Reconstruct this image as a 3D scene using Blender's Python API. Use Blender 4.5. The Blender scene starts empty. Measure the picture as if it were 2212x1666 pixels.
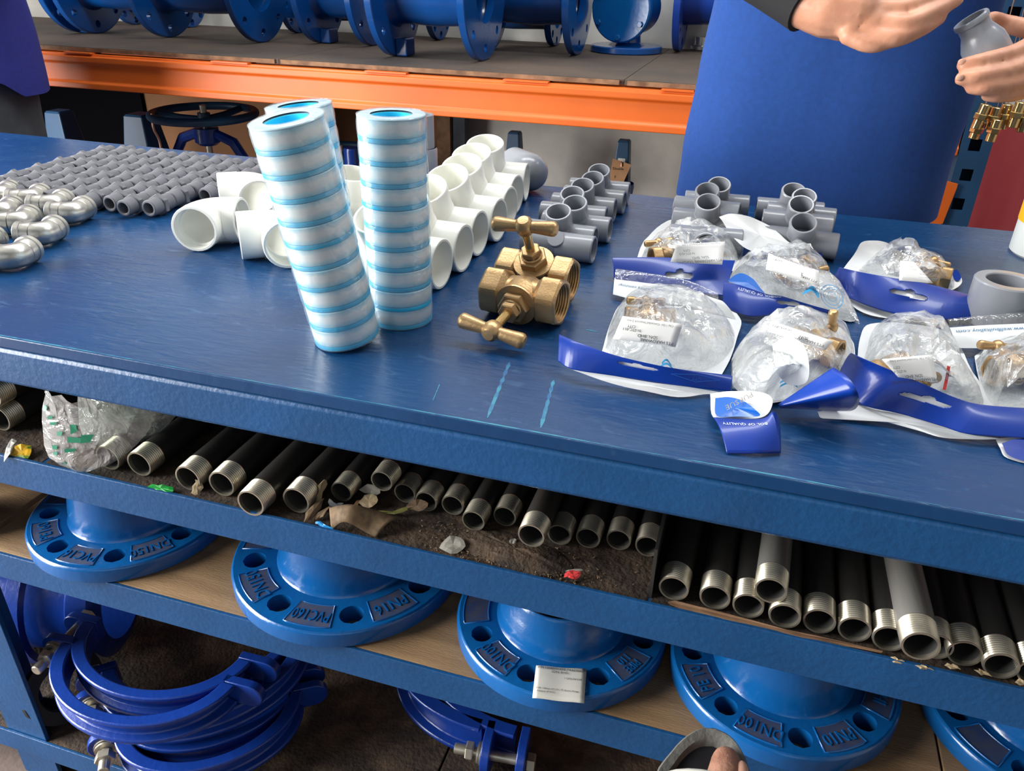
import bpy, bmesh, math, random
from mathutils import Matrix, Vector
from math import sin, cos, pi, radians, atan2, sqrt, hypot

random.seed(11)
scene = bpy.context.scene
COL = scene.collection
T = 0.78                      # height of the work bench top above the floor (m)

# ---------------------------------------------------------------- camera
FPX, CX, CY = 1700.0, 1106.0, 833.0
_yaw, _pit, _rol = radians(-16.8), radians(28.46), radians(1.26)
_fw = Vector((sin(_yaw) * cos(_pit), cos(_yaw) * cos(_pit), -sin(_pit)))
_rt = Vector((cos(_yaw), -sin(_yaw), 0))
_up = _rt.cross(_fw)
RT = cos(_rol) * _rt + sin(_rol) * _up
UP = -sin(_rol) * _rt + cos(_rol) * _up
CAM = Vector((0.0, -0.5286, T + 0.34))
cd = bpy.data.cameras.new('camera')
cd.sensor_width = 36.0
cd.lens = FPX / 2212.0 * 36.0
cd.clip_start = 0.02
cam = bpy.data.objects.new('camera', cd)
COL.objects.link(cam)
cam.matrix_world = Matrix(((RT.x, UP.x, -_fw.x, CAM.x), (RT.y, UP.y, -_fw.y, CAM.y), (RT.z, UP.z, -_fw.z, CAM.z), (0, 0, 0, 1)))
scene.camera = cam

def _ray(px, py):
    return RT * ((px - CX) / FPX) - UP * ((py - CY) / FPX) + _fw
def U(px, py, z=T):
    "point of the plane at height z that the photograph shows at this pixel"
    d = _ray(px, py); return CAM + d * ((z - CAM.z) / d.z)
def V(px, py, y):
    "point of the upright plane at depth y that the photograph shows at this pixel"
    d = _ray(px, py); return CAM + d * ((y - CAM.y) / d.y)
def D(px, py, depth):
    "point at this distance along the viewing direction"
    return CAM + _ray(px, py) * depth

# ---------------------------------------------------------------- light
scene.view_settings.view_transform = 'Standard'
scene.view_settings.look = 'None'
scene.view_settings.exposure = 0.0
scene.view_settings.gamma = 1.0
scene.view_settings.use_curve_mapping = False
scene.cycles.max_bounces = 6
scene.cycles.use_adaptive_sampling = True
scene.cycles.adaptive_threshold = 0.03
scene.cycles.transparent_max_bounces = 16
scene.cycles.caustics_reflective = False
scene.cycles.caustics_refractive = False
scene.cycles.sample_clamp_indirect = 4.0

w = bpy.data.worlds.new('sky'); scene.world = w; w.use_nodes = True
bg = w.node_tree.nodes['Background']
bg.inputs[0].default_value = (0.86, 0.93, 1.0, 1); bg.inputs[1].default_value = 0.12

def area(name, loc, tgt, sx, sy, power, color=(1, 1, 1)):
    l = bpy.data.lights.new(name, 'AREA'); l.shape = 'RECTANGLE'; l.size = sx; l.size_y = sy
    l.energy = power; l.color = color
    o = bpy.data.objects.new(name, l); COL.objects.link(o)
    d = (Vector(tgt) - Vector(loc)).normalized()
    o.matrix_world = Matrix.Translation(loc) @ d.to_track_quat('-Z', 'Y').to_matrix().to_4x4()
    return o
# daylight through the open shop front on the left, an added soft fill light behind the photographer, tube lamps overhead
area('daylight_shop_front', (-2.9, -0.85, 1.30), (-0.2, 0.3, 0.70), 2.0, 2.2, 300, (1.0, 0.985, 0.95))
area('front_fill', (0.3, -3.4, 2.1), (-0.2, 0.4, 0.7), 3.2, 1.8, 12, (0.93, 0.97, 1.0))
area('ceiling_tube_light', (-0.15, 1.05, 2.75), (-0.15, 0.80, 0.8), 3.2, 0.35, 58, (0.95, 0.98, 1.0))

# ---------------------------------------------------------------- materials
MATS = {}
def mat(name, col, rough=0.5, metal=0.0, var=0.0, scale=20.0, col2=None, bump=0.0, bscale=80.0, trans=0.0, alpha=1.0, coat=0.0,
        stretch=None, emit=None, detail=6.0, lo=0.35, hi=0.7, spec=0.5, rvar=0.0, sss=0.0):
    m = bpy.data.materials.new(name); m.use_nodes = True
    nt = m.node_tree; b = nt.nodes['Principled BSDF']; L = nt.links
    c = tuple(col) + (1,)
    b.inputs['Base Color'].default_value = c
    b.inputs['Roughness'].default_value = rough
    b.inputs['Metallic'].default_value = metal
    b.inputs['Specular IOR Level'].default_value = spec
    if trans: b.inputs['Transmission Weight'].default_value = trans
    if alpha < 1: b.inputs['Alpha'].default_value = alpha
    if coat: b.inputs['Coat Weight'].default_value = coat; b.inputs['Coat Roughness'].default_value = 0.12
    if sss:
        b.inputs['Subsurface Weight'].default_value = sss; b.inputs['Subsurface Scale'].default_value = 0.004
    tc = nt.nodes.new('ShaderNodeTexCoord'); src = tc.outputs['Object']
    if stretch:
        mp = nt.nodes.new('ShaderNodeMapping'); mp.inputs['Scale'].default_value = stretch
        L.new(src, mp.inputs['Vector']); src = mp.outputs['Vector']
    if col2 is not None or var:
        if col2 is None: col2 = tuple(min(1, x * (1 + var)) for x in col)
        n = nt.nodes.new('ShaderNodeTexNoise'); n.inputs['Scale'].default_value = scale; n.inputs['Detail'].default_value = detail
        L.new(src, n.inputs['Vector'])
        r = nt.nodes.new('ShaderNodeValToRGB')
        r.color_ramp.elements[0].position = lo; r.color_ramp.elements[0].color = c
        r.color_ramp.elements[1].position = hi; r.color_ramp.elements[1].color = tuple(col2) + (1,)
        L.new(n.outputs['Fac'], r.inputs['Fac']); L.new(r.outputs['Color'], b.inputs['Base Color'])
        if rvar:
            mr = nt.nodes.new('ShaderNodeMapRange'); mr.inputs['To Min'].default_value = rough - rvar; mr.inputs['To Max'].default_value = rough + rvar
            L.new(n.outputs['Fac'], mr.inputs['Value']); L.new(mr.outputs['Result'], b.inputs['Roughness'])
    if bump:
        n2 = nt.nodes.new('ShaderNodeTexNoise'); n2.inputs['Scale'].default_value = bscale; n2.inputs['Detail'].default_value = 4
        L.new(src, n2.inputs['Vector'])
        bp = nt.nodes.new('ShaderNodeBump'); bp.inputs['Strength'].default_value = bump; bp.inputs['Distance'].default_value = 0.004
        L.new(n2.outputs['Fac'], bp.inputs['Height']); L.new(bp.outputs['Normal'], b.inputs['Normal'])
    MATS[name] = m
    return m

def film(name, tint, gloss=0.18, rough=0.12, white=0.0, bump=0.0, bscale=60):
    "clear plastic film: mostly see-through, with a glossy sheen and a little milkiness"
    m = bpy.data.materials.new(name); m.use_nodes = True
    nt = m.node_tree; nt.nodes.clear(); L = nt.links
    out = nt.nodes.new('ShaderNodeOutputMaterial')
    tr = nt.nodes.new('ShaderNodeBsdfTransparent'); tr.inputs[0].default_value = tuple(tint) + (1,)
    df = nt.nodes.new('ShaderNodeBsdfDiffuse'); df.inputs[0].default_value = (0.92, 0.94, 0.95, 1)
    gl = nt.nodes.new('ShaderNodeBsdfGlossy'); gl.inputs['Roughness'].default_value = rough
    m1 = nt.nodes.new('ShaderNodeMixShader'); m1.inputs[0].default_value = white
    L.new(tr.outputs[0], m1.inputs[1]); L.new(df.outputs[0], m1.inputs[2])
    m2 = nt.nodes.new('ShaderNodeMixShader')
    lw = nt.nodes.new('ShaderNodeLayerWeight'); lw.inputs['Blend'].default_value = 0.35
    mr = nt.nodes.new('ShaderNodeMapRange'); mr.inputs['To Min'].default_value = gloss * 0.35; mr.inputs['To Max'].default_value = min(1, gloss * 2.4)
    L.new(lw.outputs['Facing'], mr.inputs['Value']); L.new(mr.outputs['Result'], m2.inputs[0])
    L.new(m1.outputs[0], m2.inputs[1]); L.new(gl.outputs[0], m2.inputs[2])
    if bump:
        tc = nt.nodes.new('ShaderNodeTexCoord')
        n2 = nt.nodes.new('ShaderNodeTexNoise'); n2.inputs['Scale'].default_value = bscale; n2.inputs['Detail'].default_value = 3
        n2.inputs['Distortion'].default_value = 1.2
        L.new(tc.outputs['Object'], n2.inputs['Vector'])
        bp = nt.nodes.new('ShaderNodeBump'); bp.inputs['Strength'].default_value = bump; bp.inputs['Distance'].default_value = 0.006
        L.new(n2.outputs['Fac'], bp.inputs['Height']); L.new(bp.outputs['Normal'], gl.inputs['Normal']); L.new(bp.outputs['Normal'], df.inputs['Normal'])
    L.new(m2.outputs[0], out.inputs[0])
    MATS[name] = m
    return m

mat('bench_frame', (0.008, 0.060, 0.172), 0.36, var=0.35, scale=9, bump=0.15, bscale=160, spec=0.45)
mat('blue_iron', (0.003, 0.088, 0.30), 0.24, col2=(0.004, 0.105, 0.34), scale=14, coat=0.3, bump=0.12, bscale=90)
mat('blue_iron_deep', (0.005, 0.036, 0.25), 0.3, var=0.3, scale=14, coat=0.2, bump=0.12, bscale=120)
mat('blue_rack_iron', (0.003, 0.05, 0.205), 0.2, var=0.3, scale=8, coat=0.3)
mat('rack_blue', (0.012, 0.05, 0.115), 0.45, var=0.3, scale=9)
mat('orange_paint', (0.70, 0.135, 0.014), 0.45, col2=(0.60, 0.105, 0.011), scale=4)
mat('plywood_shelf', (0.36, 0.225, 0.115), 0.62, col2=(0.235, 0.14, 0.068), scale=7, stretch=(1, 9, 9), bump=0.25, bscale=120)
mat('dirty_shelf', (0.025, 0.016, 0.011), 0.8, col2=(0.12, 0.075, 0.045), scale=26, bump=0.6, bscale=190, lo=0.42, hi=0.78)
mat('rack_deck', (0.095, 0.066, 0.048), 0.8, col2=(0.035, 0.028, 0.026), scale=3.5, bump=0.3, bscale=150)
mat('rack_deck_edge', (0.27, 0.15, 0.08), 0.8, col2=(0.12, 0.06, 0.03), scale=30)
mat('plaster', (0.70, 0.68, 0.62), 0.9, col2=(0.30, 0.27, 0.25), scale=2.6, bump=0.2, lo=0.42, hi=0.75)
mat('concrete', (0.16, 0.12, 0.105), 0.85, col2=(0.085, 0.055, 0.05), scale=6, bump=0.3)
mat('ceiling_paint', (0.5, 0.5, 0.48), 0.9)
mat('brown_board', (0.20, 0.088, 0.034), 0.8, col2=(0.14, 0.06, 0.022), scale=5)
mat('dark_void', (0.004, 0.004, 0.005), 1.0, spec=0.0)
mat('red_paint', (0.70, 0.085, 0.10), 0.5, col2=(0.82, 0.16, 0.17), scale=3, stretch=(3, 3, 0.5))
mat('white_pvc', (0.86, 0.86, 0.80), 0.32, var=-0.03, scale=12, coat=0.1)
mat('grey_pvc', (0.25, 0.262, 0.292), 0.27, var=0.12, scale=14, coat=0.15)
mat('grey_pvc_dark', (0.15, 0.152, 0.172), 0.5, var=0.2, scale=30)
mat('galvanised', (0.62, 0.61, 0.57), 0.33, metal=0.85, var=-0.25, scale=40, bump=0.08, bscale=120)
mat('zinc_bolt', (0.66, 0.62, 0.52), 0.35, metal=0.8, var=-0.25, scale=60)
mat('brass', (0.56, 0.37, 0.185), 0.38, metal=0.75, col2=(0.46, 0.29, 0.135), scale=60, bump=0.10, bscale=420)
mat('brass_bright', (0.74, 0.52, 0.22), 0.22, metal=0.9)
mat('pipe_dark', (0.035, 0.034, 0.034), 0.40, metal=0.35, col2=(0.075, 0.068, 0.058), scale=11, stretch=(1, 1, 0.2), bump=0.12, bscale=120)
mat('pipe_grey', (0.33, 0.32, 0.30), 0.38, metal=0.5, var=-0.3, scale=11, stretch=(1, 1, 0.2), bump=0.1, bscale=120)
mat('pipe_thread', (0.64, 0.59, 0.48), 0.30, metal=0.85, var=-0.3, scale=70)
mat('pipe_bore', (0.06, 0.06, 0.058), 0.55, metal=0.3)
mat('rubber_black', (0.010, 0.010, 0.011), 0.6)
mat('skin', (0.60, 0.295, 0.185), 0.5, col2=(0.50, 0.22, 0.13), scale=45, sss=0.12, bump=0.06, bscale=220)
mat('skin_brown', (0.36, 0.185, 0.125), 0.5, col2=(0.25, 0.115, 0.075), scale=70, sss=0.08, bump=0.25, bscale=300)
mat('nail', (0.60, 0.33, 0.235), 0.4)
mat('shirt_blue', (0.008, 0.052, 0.235), 0.9, var=0.18, scale=120, bump=0.15, bscale=900)
mat('shirt_violet', (0.016, 0.022, 0.20), 0.85, var=0.2, scale=100, bump=0.15, bscale=900)
mat('cloth_black', (0.012, 0.012, 0.014), 0.9)
mat('trouser_grey', (0.05, 0.058, 0.068), 0.9, var=0.4, scale=20, bump=0.5, bscale=30)
mat('hair_black', (0.012, 0.011, 0.011), 0.55)
mat('sole_grey', (0.085, 0.083, 0.078), 0.85, col2=(0.17, 0.165, 0.15), scale=30, bump=0.4, bscale=120)
mat('footbed', (0.010, 0.0105, 0.013), 0.9, spec=0.2, var=0.5, scale=60)
mat('strap_teal', (0.03, 0.12, 0.13), 0.7, bump=0.4, bscale=400)
mat('strap_edge', (0.45, 0.45, 0.40), 0.7)
mat('tape_white', (0.90, 0.93, 0.94), 0.45)
mat('blue_dusty_shade', (0.020, 0.045, 0.135), 0.7, col2=(0.055, 0.062, 0.10), scale=90)  # dust tone, with the shade of a recess painted in
mat('tape_edge', (0.45, 0.76, 0.90), 0.4)
mat('tape_blue', (0.025, 0.45, 0.74), 0.35)
mat('tape_core', (0.05, 0.72, 1.0), 0.3)
mat('case_pale', (0.55, 0.74, 0.84), 0.25, coat=0.3)
mat('card_blue', (0.003, 0.030, 0.265), 0.36, col2=(0.004, 0.040, 0.31), scale=6, coat=0.25, spec=0.35)
mat('card_blue_light', (0.01, 0.12, 0.50), 0.3, coat=0.3)
mat('bag_white', (0.80, 0.82, 0.83), 0.42, coat=0.2, bump=0.12, bscale=45)
mat('sticker', (0.87, 0.87, 0.86), 0.5)
mat('sticker_old', (0.60, 0.59, 0.54), 0.45, var=-0.06, scale=60)
mat('ink_black', (0.012, 0.012, 0.015), 0.6)
mat('ink_blue', (0.02, 0.16, 0.33), 0.5)
mat('ink_cyan', (0.02, 0.27, 0.56), 0.5)
mat('ink_white', (0.68, 0.76, 0.9), 0.5)
mat('ink_green', (0.0, 0.18, 0.10), 0.5)
mat('red_plastic', (0.65, 0.05, 0.05), 0.4)
mat('yellow_label', (0.93, 0.48, 0.015), 0.4)
mat('purple_ink', (0.10, 0.02, 0.09), 0.5)
mat('bottle_white', (0.72, 0.75, 0.72), 0.4, coat=0.2)
mat('kraft_tag', (0.33, 0.17, 0.08), 0.8, var=0.2, scale=40)
mat('copper_wire', (0.45, 0.24, 0.17), 0.4, metal=0.5)
mat('leaf_brown', (0.20, 0.13, 0.07), 0.8, col2=(0.08, 0.05, 0.03), scale=120)
mat('leaf_tan', (0.42, 0.33, 0.20), 0.8, col2=(0.26, 0.17, 0.09), scale=120)
mat('leaf_green', (0.12, 0.12, 0.02), 0.7)
mat('litter_grey', (0.38, 0.36, 0.31), 0.8, var=-0.4, scale=120)
mat('green_plastic', (0.01, 0.30, 0.04), 0.35)
mat('blue_plastic', (0.01, 0.25, 0.62), 0.35)
mat('clear_pane', (0.5, 0.6, 0.6), 0.2)
mat('packet_yellow', (0.80, 0.45, 0.02), 0.4, col2=(0.10, 0.22, 0.02), scale=90, lo=0.5, hi=0.62)
mat('ptfe_clear', (0.6, 0.7, 0.72), 0.2)
film('film_clear', (0.97, 0.98, 0.98), 0.20, 0.13, 0.10, 0.9, 55)
film('film_wrap', (0.95, 0.985, 1.0), 0.16, 0.10, 0.10, 0.25, 60)
film('film_green', (0.80, 0.88, 0.80), 0.20, 0.14, 0.26, 0.8, 45)

def table_paint():
    "worn blue gloss paint on plywood: grain relief, scuffs and pale wear towards the front arris"
    m = bpy.data.materials.new('bench_paint'); m.use_nodes = True; nt = m.node_tree; L = nt.links; b = nt.nodes['Principled BSDF']
    tc = nt.nodes.new('ShaderNodeTexCoord')
    def noise(sc, det, st=None, dist=0.0):
        n = nt.nodes.new('ShaderNodeTexNoise'); n.inputs['Scale'].default_value = sc; n.inputs['Detail'].default_value = det; n.inputs['Distortion'].default_value = dist
        if st:
            mp = nt.nodes.new('ShaderNodeMapping'); mp.inputs['Scale'].default_value = st; L.new(tc.outputs['Object'], mp.inputs[0]); L.new(mp.outputs[0], n.inputs['Vector'])
        else: L.new(tc.outputs['Object'], n.inputs['Vector'])
        return n
    def ramp(a, b_, c1, c2, fac):
        r = nt.nodes.new('ShaderNodeValToRGB'); r.color_ramp.elements[0].position = a; r.color_ramp.elements[1].position = b_
        r.color_ramp.elements[0].color = c1 + (1,); r.color_ramp.elements[1].color = c2 + (1,); L.new(fac, r.inputs[0]); return r
    base = ramp(0.35, 0.7, (0.0045, 0.040, 0.128), (0.008, 0.056, 0.165), noise(5, 5).outputs['Fac'])
    scuff = ramp(0.60, 0.78, (0, 0, 0), (1, 1, 1), noise(38, 9, (1, 2.6, 1), 0.6).outputs['Fac'])
    mx = nt.nodes.new('ShaderNodeMix'); mx.data_type = 'RGBA'
    mul = nt.nodes.new('ShaderNodeMath'); mul.operation = 'MULTIPLY'; mul.inputs[1].default_value = 0.35
    L.new(scuff.outputs[0], mul.inputs[0]); L.new(mul.outputs[0], mx.inputs[0])
    L.new(base.outputs[0], mx.inputs[6]); mx.inputs[7].default_value = (0.10, 0.20, 0.36, 1)
    L.new(mx.outputs[2], b.inputs['Base Color'])
    rg = nt.nodes.new('ShaderNodeMapRange'); rg.inputs['To Min'].default_value = 0.16; rg.inputs['To Max'].default_value = 0.40
    L.new(noise(9, 6).outputs['Fac'], rg.inputs['Value']); L.new(rg.outputs[0], b.inputs['Roughness'])
    bp = nt.nodes.new('ShaderNodeBump'); bp.inputs['Strength'].default_value = 0.28; bp.inputs['Distance'].default_value = 0.003
    L.new(noise(30, 6, (1, 4.0, 1), 0.4).outputs['Fac'], bp.inputs['Height']); L.new(bp.outputs[0], b.inputs['Normal'])
    MATS['bench_paint'] = m
table_paint()
def tape_paint():
    "white tape seen through a pale cyan case: tinted towards the rims of each roll"
    m = MATS['tape_white_case'] = bpy.data.materials.new('tape_white_case'); m.use_nodes = True; nt = m.node_tree; L = nt.links; b = nt.nodes['Principled BSDF']; b.inputs['Roughness'].default_value = 0.4
    tc = nt.nodes.new('ShaderNodeTexCoord'); sx = nt.nodes.new('ShaderNodeSeparateXYZ'); L.new(tc.outputs['Object'], sx.inputs[0])
    n = nt.nodes.new('ShaderNodeTexNoise'); n.inputs['Scale'].default_value = 70; n.inputs['Detail'].default_value = 5; L.new(tc.outputs['Object'], n.inputs['Vector'])
    ma = nt.nodes.new('ShaderNodeMath'); ma.operation = 'MULTIPLY_ADD'; ma.inputs[1].default_value = 0.0075; L.new(n.outputs['Fac'], ma.inputs[0]); L.new(sx.outputs['Z'], ma.inputs[2])
    mr = nt.nodes.new('ShaderNodeMapRange'); mr.inputs['From Min'].default_value = 0.006; mr.inputs['From Max'].default_value = 0.0245; L.new(ma.outputs[0], mr.inputs['Value'])
    r = nt.nodes.new('ShaderNodeValToRGB'); e = r.color_ramp.elements; e[0].position = 0.0; e[0].color = (0.10, 0.52, 0.76, 1); e[1].position = 1.0; e[1].color = (0.38, 0.72, 0.88, 1)
    for p, c in ((0.24, (0.50, 0.80, 0.91)), (0.44, (0.88, 0.93, 0.95)), (0.74, (0.88, 0.93, 0.95))):
        q = e.new(p); q.color = c + (1,)
    L.new(mr.outputs[0], r.inputs[0]); L.new(r.outputs[0], b.inputs['Base Color'])
tape_paint()
mat('paint_wear', (0.03, 0.22, 0.33), 0.5, col2=(0.016, 0.10, 0.26), scale=60, lo=0.45, hi=0.6)

# ---------------------------------------------------------------- mesh helpers
def frame(o, z, x=None):
    "matrix with its origin at o and local z along z"
    z = Vector(z).normalized()
    x = Vector(x) if x is not None else (Vector((1, 0, 0)) if abs(z.x) < 0.9 else Vector((0, 1, 0)))
    y = z.cross(x).normalized(); x = y.cross(z)
    o = Vector(o)
    return Matrix(((x.x, y.x, z.x, o.x), (x.y, y.y, z.y, o.y), (x.z, y.z, z.z, o.z), (0, 0, 0, 1)))
def loc(x, y=None, z=None):
    return Matrix.Translation(x if y is None else (x, y, z))
def rotz(a): return Matrix.Rotation(a, 4, 'Z')
def rotx(a): return Matrix.Rotation(a, 4, 'X')
def roty(a): return Matrix.Rotation(a, 4, 'Y')

class MB:
    def __init__(s): s.v = []; s.f = []
    def add(s, vs, fs, m=None):
        k = len(s.v)
        if m is not None: vs = [m @ Vector(p) for p in vs]
        s.v += [tuple(p) for p in vs]; s.f += [tuple(i + k for i in f) for f in fs]
        return s
    def lathe(s, prof, n=24, m=None, a0=0.0, a1=2 * pi, close=True):
        "prof: list of (radius, height); a ring is collapsed where radius is 0"
        full = abs(a1 - a0 - 2 * pi) < 1e-6
        vs = []; fs = []; rows = []
        cnt = n if full else n + 1
        for r, h in prof:
            if r <= 1e-9:
                rows.append([len(vs)] * cnt); vs.append((0, 0, h))
            else:
                row = []
                for i in range(cnt):
                    a = a0 + (a1 - a0) * i / n
                    row.append(len(vs)); vs.append((r * cos(a), r * sin(a), h))
                rows.append(row)
        for j in range(len(rows) - 1):
            A, B = rows[j], rows[j + 1]
            for i in range(n):
                k = (i + 1) % cnt
                q = [A[i], A[k], B[k], B[i]]
                q2 = []
                for t in q:
                    if t not in q2: q2.append(t)
                if len(q2) >= 3: fs.append(tuple(q2))
        return s.add(vs, fs, m)
    def box(s, a, b, m=None):
        x0, y0, z0 = a; x1, y1, z1 = b
        vs = [(x0, y0, z0), (x1, y0, z0), (x1, y1, z0), (x0, y1, z0), (x0, y0, z1), (x1, y0, z1), (x1, y1, z1), (x0, y1, z1)]
        return s.add(vs, [(0, 3, 2, 1), (4, 5, 6, 7), (0, 1, 5, 4), (1, 2, 6, 5), (2, 3, 7, 6), (3, 0, 4, 7)], m)
    def prism(s, poly, z0, z1, m=None):
        n = len(poly)
        vs = [(x, y, z0) for x, y in poly] + [(x, y, z1) for x, y in poly]
        fs = [tuple(range(n - 1, -1, -1)), tuple(range(n, 2 * n))] + [(i, (i + 1) % n, n + (i + 1) % n, n + i) for i in range(n)]
        return s.add(vs, fs, m)
    def tube(s, path, r, n=8, caps=True, closed=False, up=None, flat=1.0):
        "tube along a path; r is a number or a list; flat squeezes the section along its local second axis"
        path = [Vector(p) for p in path]; N = len(path)
        rr = r if isinstance(r, (list, tuple)) else [r] * N
        vs = []; fs = []; prevx = None
        for i, p in enumerate(path):
            if closed: t = path[(i + 1) % N] - path[i - 1]
            else: t = path[min(i + 1, N - 1)] - path[max(i - 1, 0)]
            t.normalize()
            if prevx is None:
                x = Vector(up) if up is not None else (Vector((0, 0, 1)) if abs(t.z) < 0.9 else Vector((1, 0, 0)))
            else: x = prevx
            y = t.cross(x).normalized(); x = y.cross(t).normalized(); prevx = x
            for k in range(n):
                a = 2 * pi * k / n
                vs.append(p + x * (rr[i] * cos(a)) + y * (rr[i] * flat * sin(a)))
        for i in range(N if closed else N - 1):
            j = (i + 1) % N
            for k in range(n):
                l = (k + 1) % n
                fs.append((i * n + k, i * n + l, j * n + l, j * n + k))
        if caps and not closed:
            fs.append(tuple(range(n - 1, -1, -1))); fs.append(tuple((N - 1) * n + k for k in range(n)))
        return s.add(vs, fs)
    def grid(s, P, closed_u=False):
        "P[i][j] points; quads between neighbours"
        a, b = len(P), len(P[0]); vs = [p for row in P for p in row]; fs = []
        for i in range(a - 1):
            for j in range(b if closed_u else b - 1):
                k = (j + 1) % b
                fs.append((i * b + j, i * b + k, (i + 1) * b + k, (i + 1) * b + j))
        return s.add(vs, fs)
    def hexnut(s, r, z0, z1, m=None, ch=0.12):
        "hexagon with chamfered corners, r across corners / 2"
        p = [(r * cos(pi / 3 * k), r * sin(pi / 3 * k)) for k in range(6)]
        q = [(x * (1 - ch), y * (1 - ch)) for x, y in p]; h = (z1 - z0) * 0.12
        vs = [(x, y, z0) for x, y in q] + [(x, y, z0 + h) for x, y in p] + [(x, y, z1 - h) for x, y in p] + [(x, y, z1) for x, y in q]
        fs = [tuple(range(5, -1, -1)), tuple(range(18, 24))]
        for j in range(3):
            for i in range(6): fs.append((j * 6 + i, j * 6 + (i + 1) % 6, (j + 1) * 6 + (i + 1) % 6, (j + 1) * 6 + i))
        return s.add(vs, fs, m)
    def join(s, o, m=None): return s.add(o.v, o.f, m)
    def mesh(s, name, smooth=True, ang=32, inv=None):
        me = bpy.data.meshes.new(name)
        vs = s.v if inv is None else [tuple(inv @ Vector(p)) for p in s.v]
        me.from_pydata(vs, [], s.f); me.validate()
        bm = bmesh.new(); bm.from_mesh(me); bmesh.ops.recalc_face_normals(bm, faces=bm.faces[:]); bm.to_mesh(me); bm.free()
        if smooth:
            me.polygons.foreach_set('use_smooth', [True] * len(me.polygons))
            me.set_sharp_from_angle(angle=radians(ang))
        return me
    def build(s, name, m, parent=None, smooth=True, ang=32, world=False, bev=0.0, mtx=None, sub=0, solid=0.0, seg=2):
        inv = None
        if world and parent is not None: inv = wmat(parent).inverted()
        o = bpy.data.objects.new(name, s.mesh(name, smooth, ang, inv)); COL.objects.link(o)
        o.data.materials.append(MATS[m])
        if parent is not None: o.parent = parent
        if mtx is not None: o.matrix_basis = mtx
        if solid:
            k = o.modifiers.new('thickness', 'SOLIDIFY'); k.thickness = solid; k.offset = 0
        if bev:
            k = o.modifiers.new('bevel', 'BEVEL'); k.width = bev; k.segments = seg; k.limit_method = 'ANGLE'; k.angle_limit = radians(40)
        if sub:
            k = o.modifiers.new('subd', 'SUBSURF'); k.levels = sub; k.render_levels = sub
        return o
def wmat(o):
    m = o.matrix_basis.copy()
    return m if o.parent is None else wmat(o.parent) @ m
def tag(o, label, cat, group=None):
    o['label'] = label; o['category'] = cat
    if group: o['group'] = group
    return o
def thing(name, label, cat, mtx=None, group=None):
    o = bpy.data.objects.new(name, None); COL.objects.link(o); o.empty_display_size = 0.02
    if mtx is not None: o.matrix_basis = mtx if isinstance(mtx, Matrix) else loc(mtx)
    return tag(o, label, cat, group)
def struct(o): o['kind'] = 'structure'; return o
def kids(o): return [c for c in bpy.data.objects if c.parent == o]
def dup(root, mtx, label=None, group=None, tree=None):
    "copy of a thing with its parts and sub-parts, sharing mesh data"
    r = root.copy(); COL.objects.link(r); r.matrix_basis = mtx
    if label: r['label'] = label
    if group: r['group'] = group
    for ch in (tree or kids(root)):
        c = ch.copy(); COL.objects.link(c); c.parent = r
        for g in kids(ch):
            d = g.copy(); COL.objects.link(d); d.parent = c
    return r
_txt = {}
def text_mb(s, size, extrude=0.0, m=None, align='CENTER', mirror=False):
    "flat or raised lettering in the xy plane as mesh data"
    key = (s, size, extrude, align)
    if key not in _txt:
        cu = bpy.data.curves.new('lettering', 'FONT'); cu.body = s; cu.size = size; cu.extrude = extrude
        cu.align_x = align; cu.align_y = 'CENTER'; cu.resolution_u = 2
        o = bpy.data.objects.new('lettering', cu); COL.objects.link(o)
        dg = bpy.context.evaluated_depsgraph_get(); e = o.evaluated_get(dg); me = e.to_mesh()
        _txt[key] = ([tuple(v.co) for v in me.vertices], [tuple(p.vertices) for p in me.polygons])
        e.to_mesh_clear(); bpy.data.objects.remove(o); bpy.data.curves.remove(cu)
    b = MB(); b.add(_txt[key][0], _txt[key][1], m); return b
def catmull(pts, n):
    "smooth polyline through pts with n samples per span (points as Vectors)"
    pts = [Vector(p) for p in pts]
    if len(pts) < 3 and n > 0:
        return [pts[0].lerp(pts[-1], i / n) for i in range(n + 1)]
    out = []
    for i in range(len(pts) - 1):
        p0 = pts[i - 1] if i > 0 else pts[0] * 2 - pts[1]
        p1, p2 = pts[i], pts[i + 1]
        p3 = pts[i + 2] if i + 2 < len(pts) else pts[-1] * 2 - pts[-2]
        for k in range(n):
            t = k / n
            out.append(0.5 * ((2 * p1) + (p2 - p0) * t + (2 * p0 - 5 * p1 + 4 * p2 - p3) * t * t + (3 * p1 - p0 - 3 * p2 + p3) * t ** 3))
    out.append(pts[-1]); return out
def ordinal(n):
    return ['first', 'second', 'third', 'fourth', 'fifth', 'sixth', 'seventh', 'eighth', 'ninth', 'tenth', 'eleventh', 'twelfth', 'thirteenth',
            'fourteenth', 'fifteenth', 'sixteenth', 'seventeenth', 'eighteenth', 'nineteenth', 'twentieth'][n - 1]

from mathutils import noise as mnoise
# ================================================================ the room
def plain(name, a, b, m, **k):
    o = MB().box(a, b).build(name, m, smooth=False, **k); return o
struct(plain('floor', (-4.5, -3.0, -0.1), (3.0, 2.5, 0.0), 'concrete'))
struct(plain('wall_back', (-4.5, 2.42, 0.0), (3.0, 2.55, 3.2), 'plaster'))
struct(plain('wall_right', (3.0, -3.0, 0.0), (3.1, 2.55, 3.2), 'plaster'))
struct(plain('ceiling', (-4.5, -1.0, 3.2), (3.1, 2.55, 3.3), 'ceiling_paint'))

# ================================================================ work bench
XL, XR, YB = -1.78, 1.25, 0.777
bench = thing('work_bench', 'long blue painted steel work bench with three lower shelves', 'table', (0, 0, 0))
b = MB()
b.box((XL, 0.0, T - 0.0125), (XR, YB, T))
top = b.build('tabletop', 'bench_paint', bench, smooth=False, bev=0.0012)
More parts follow.
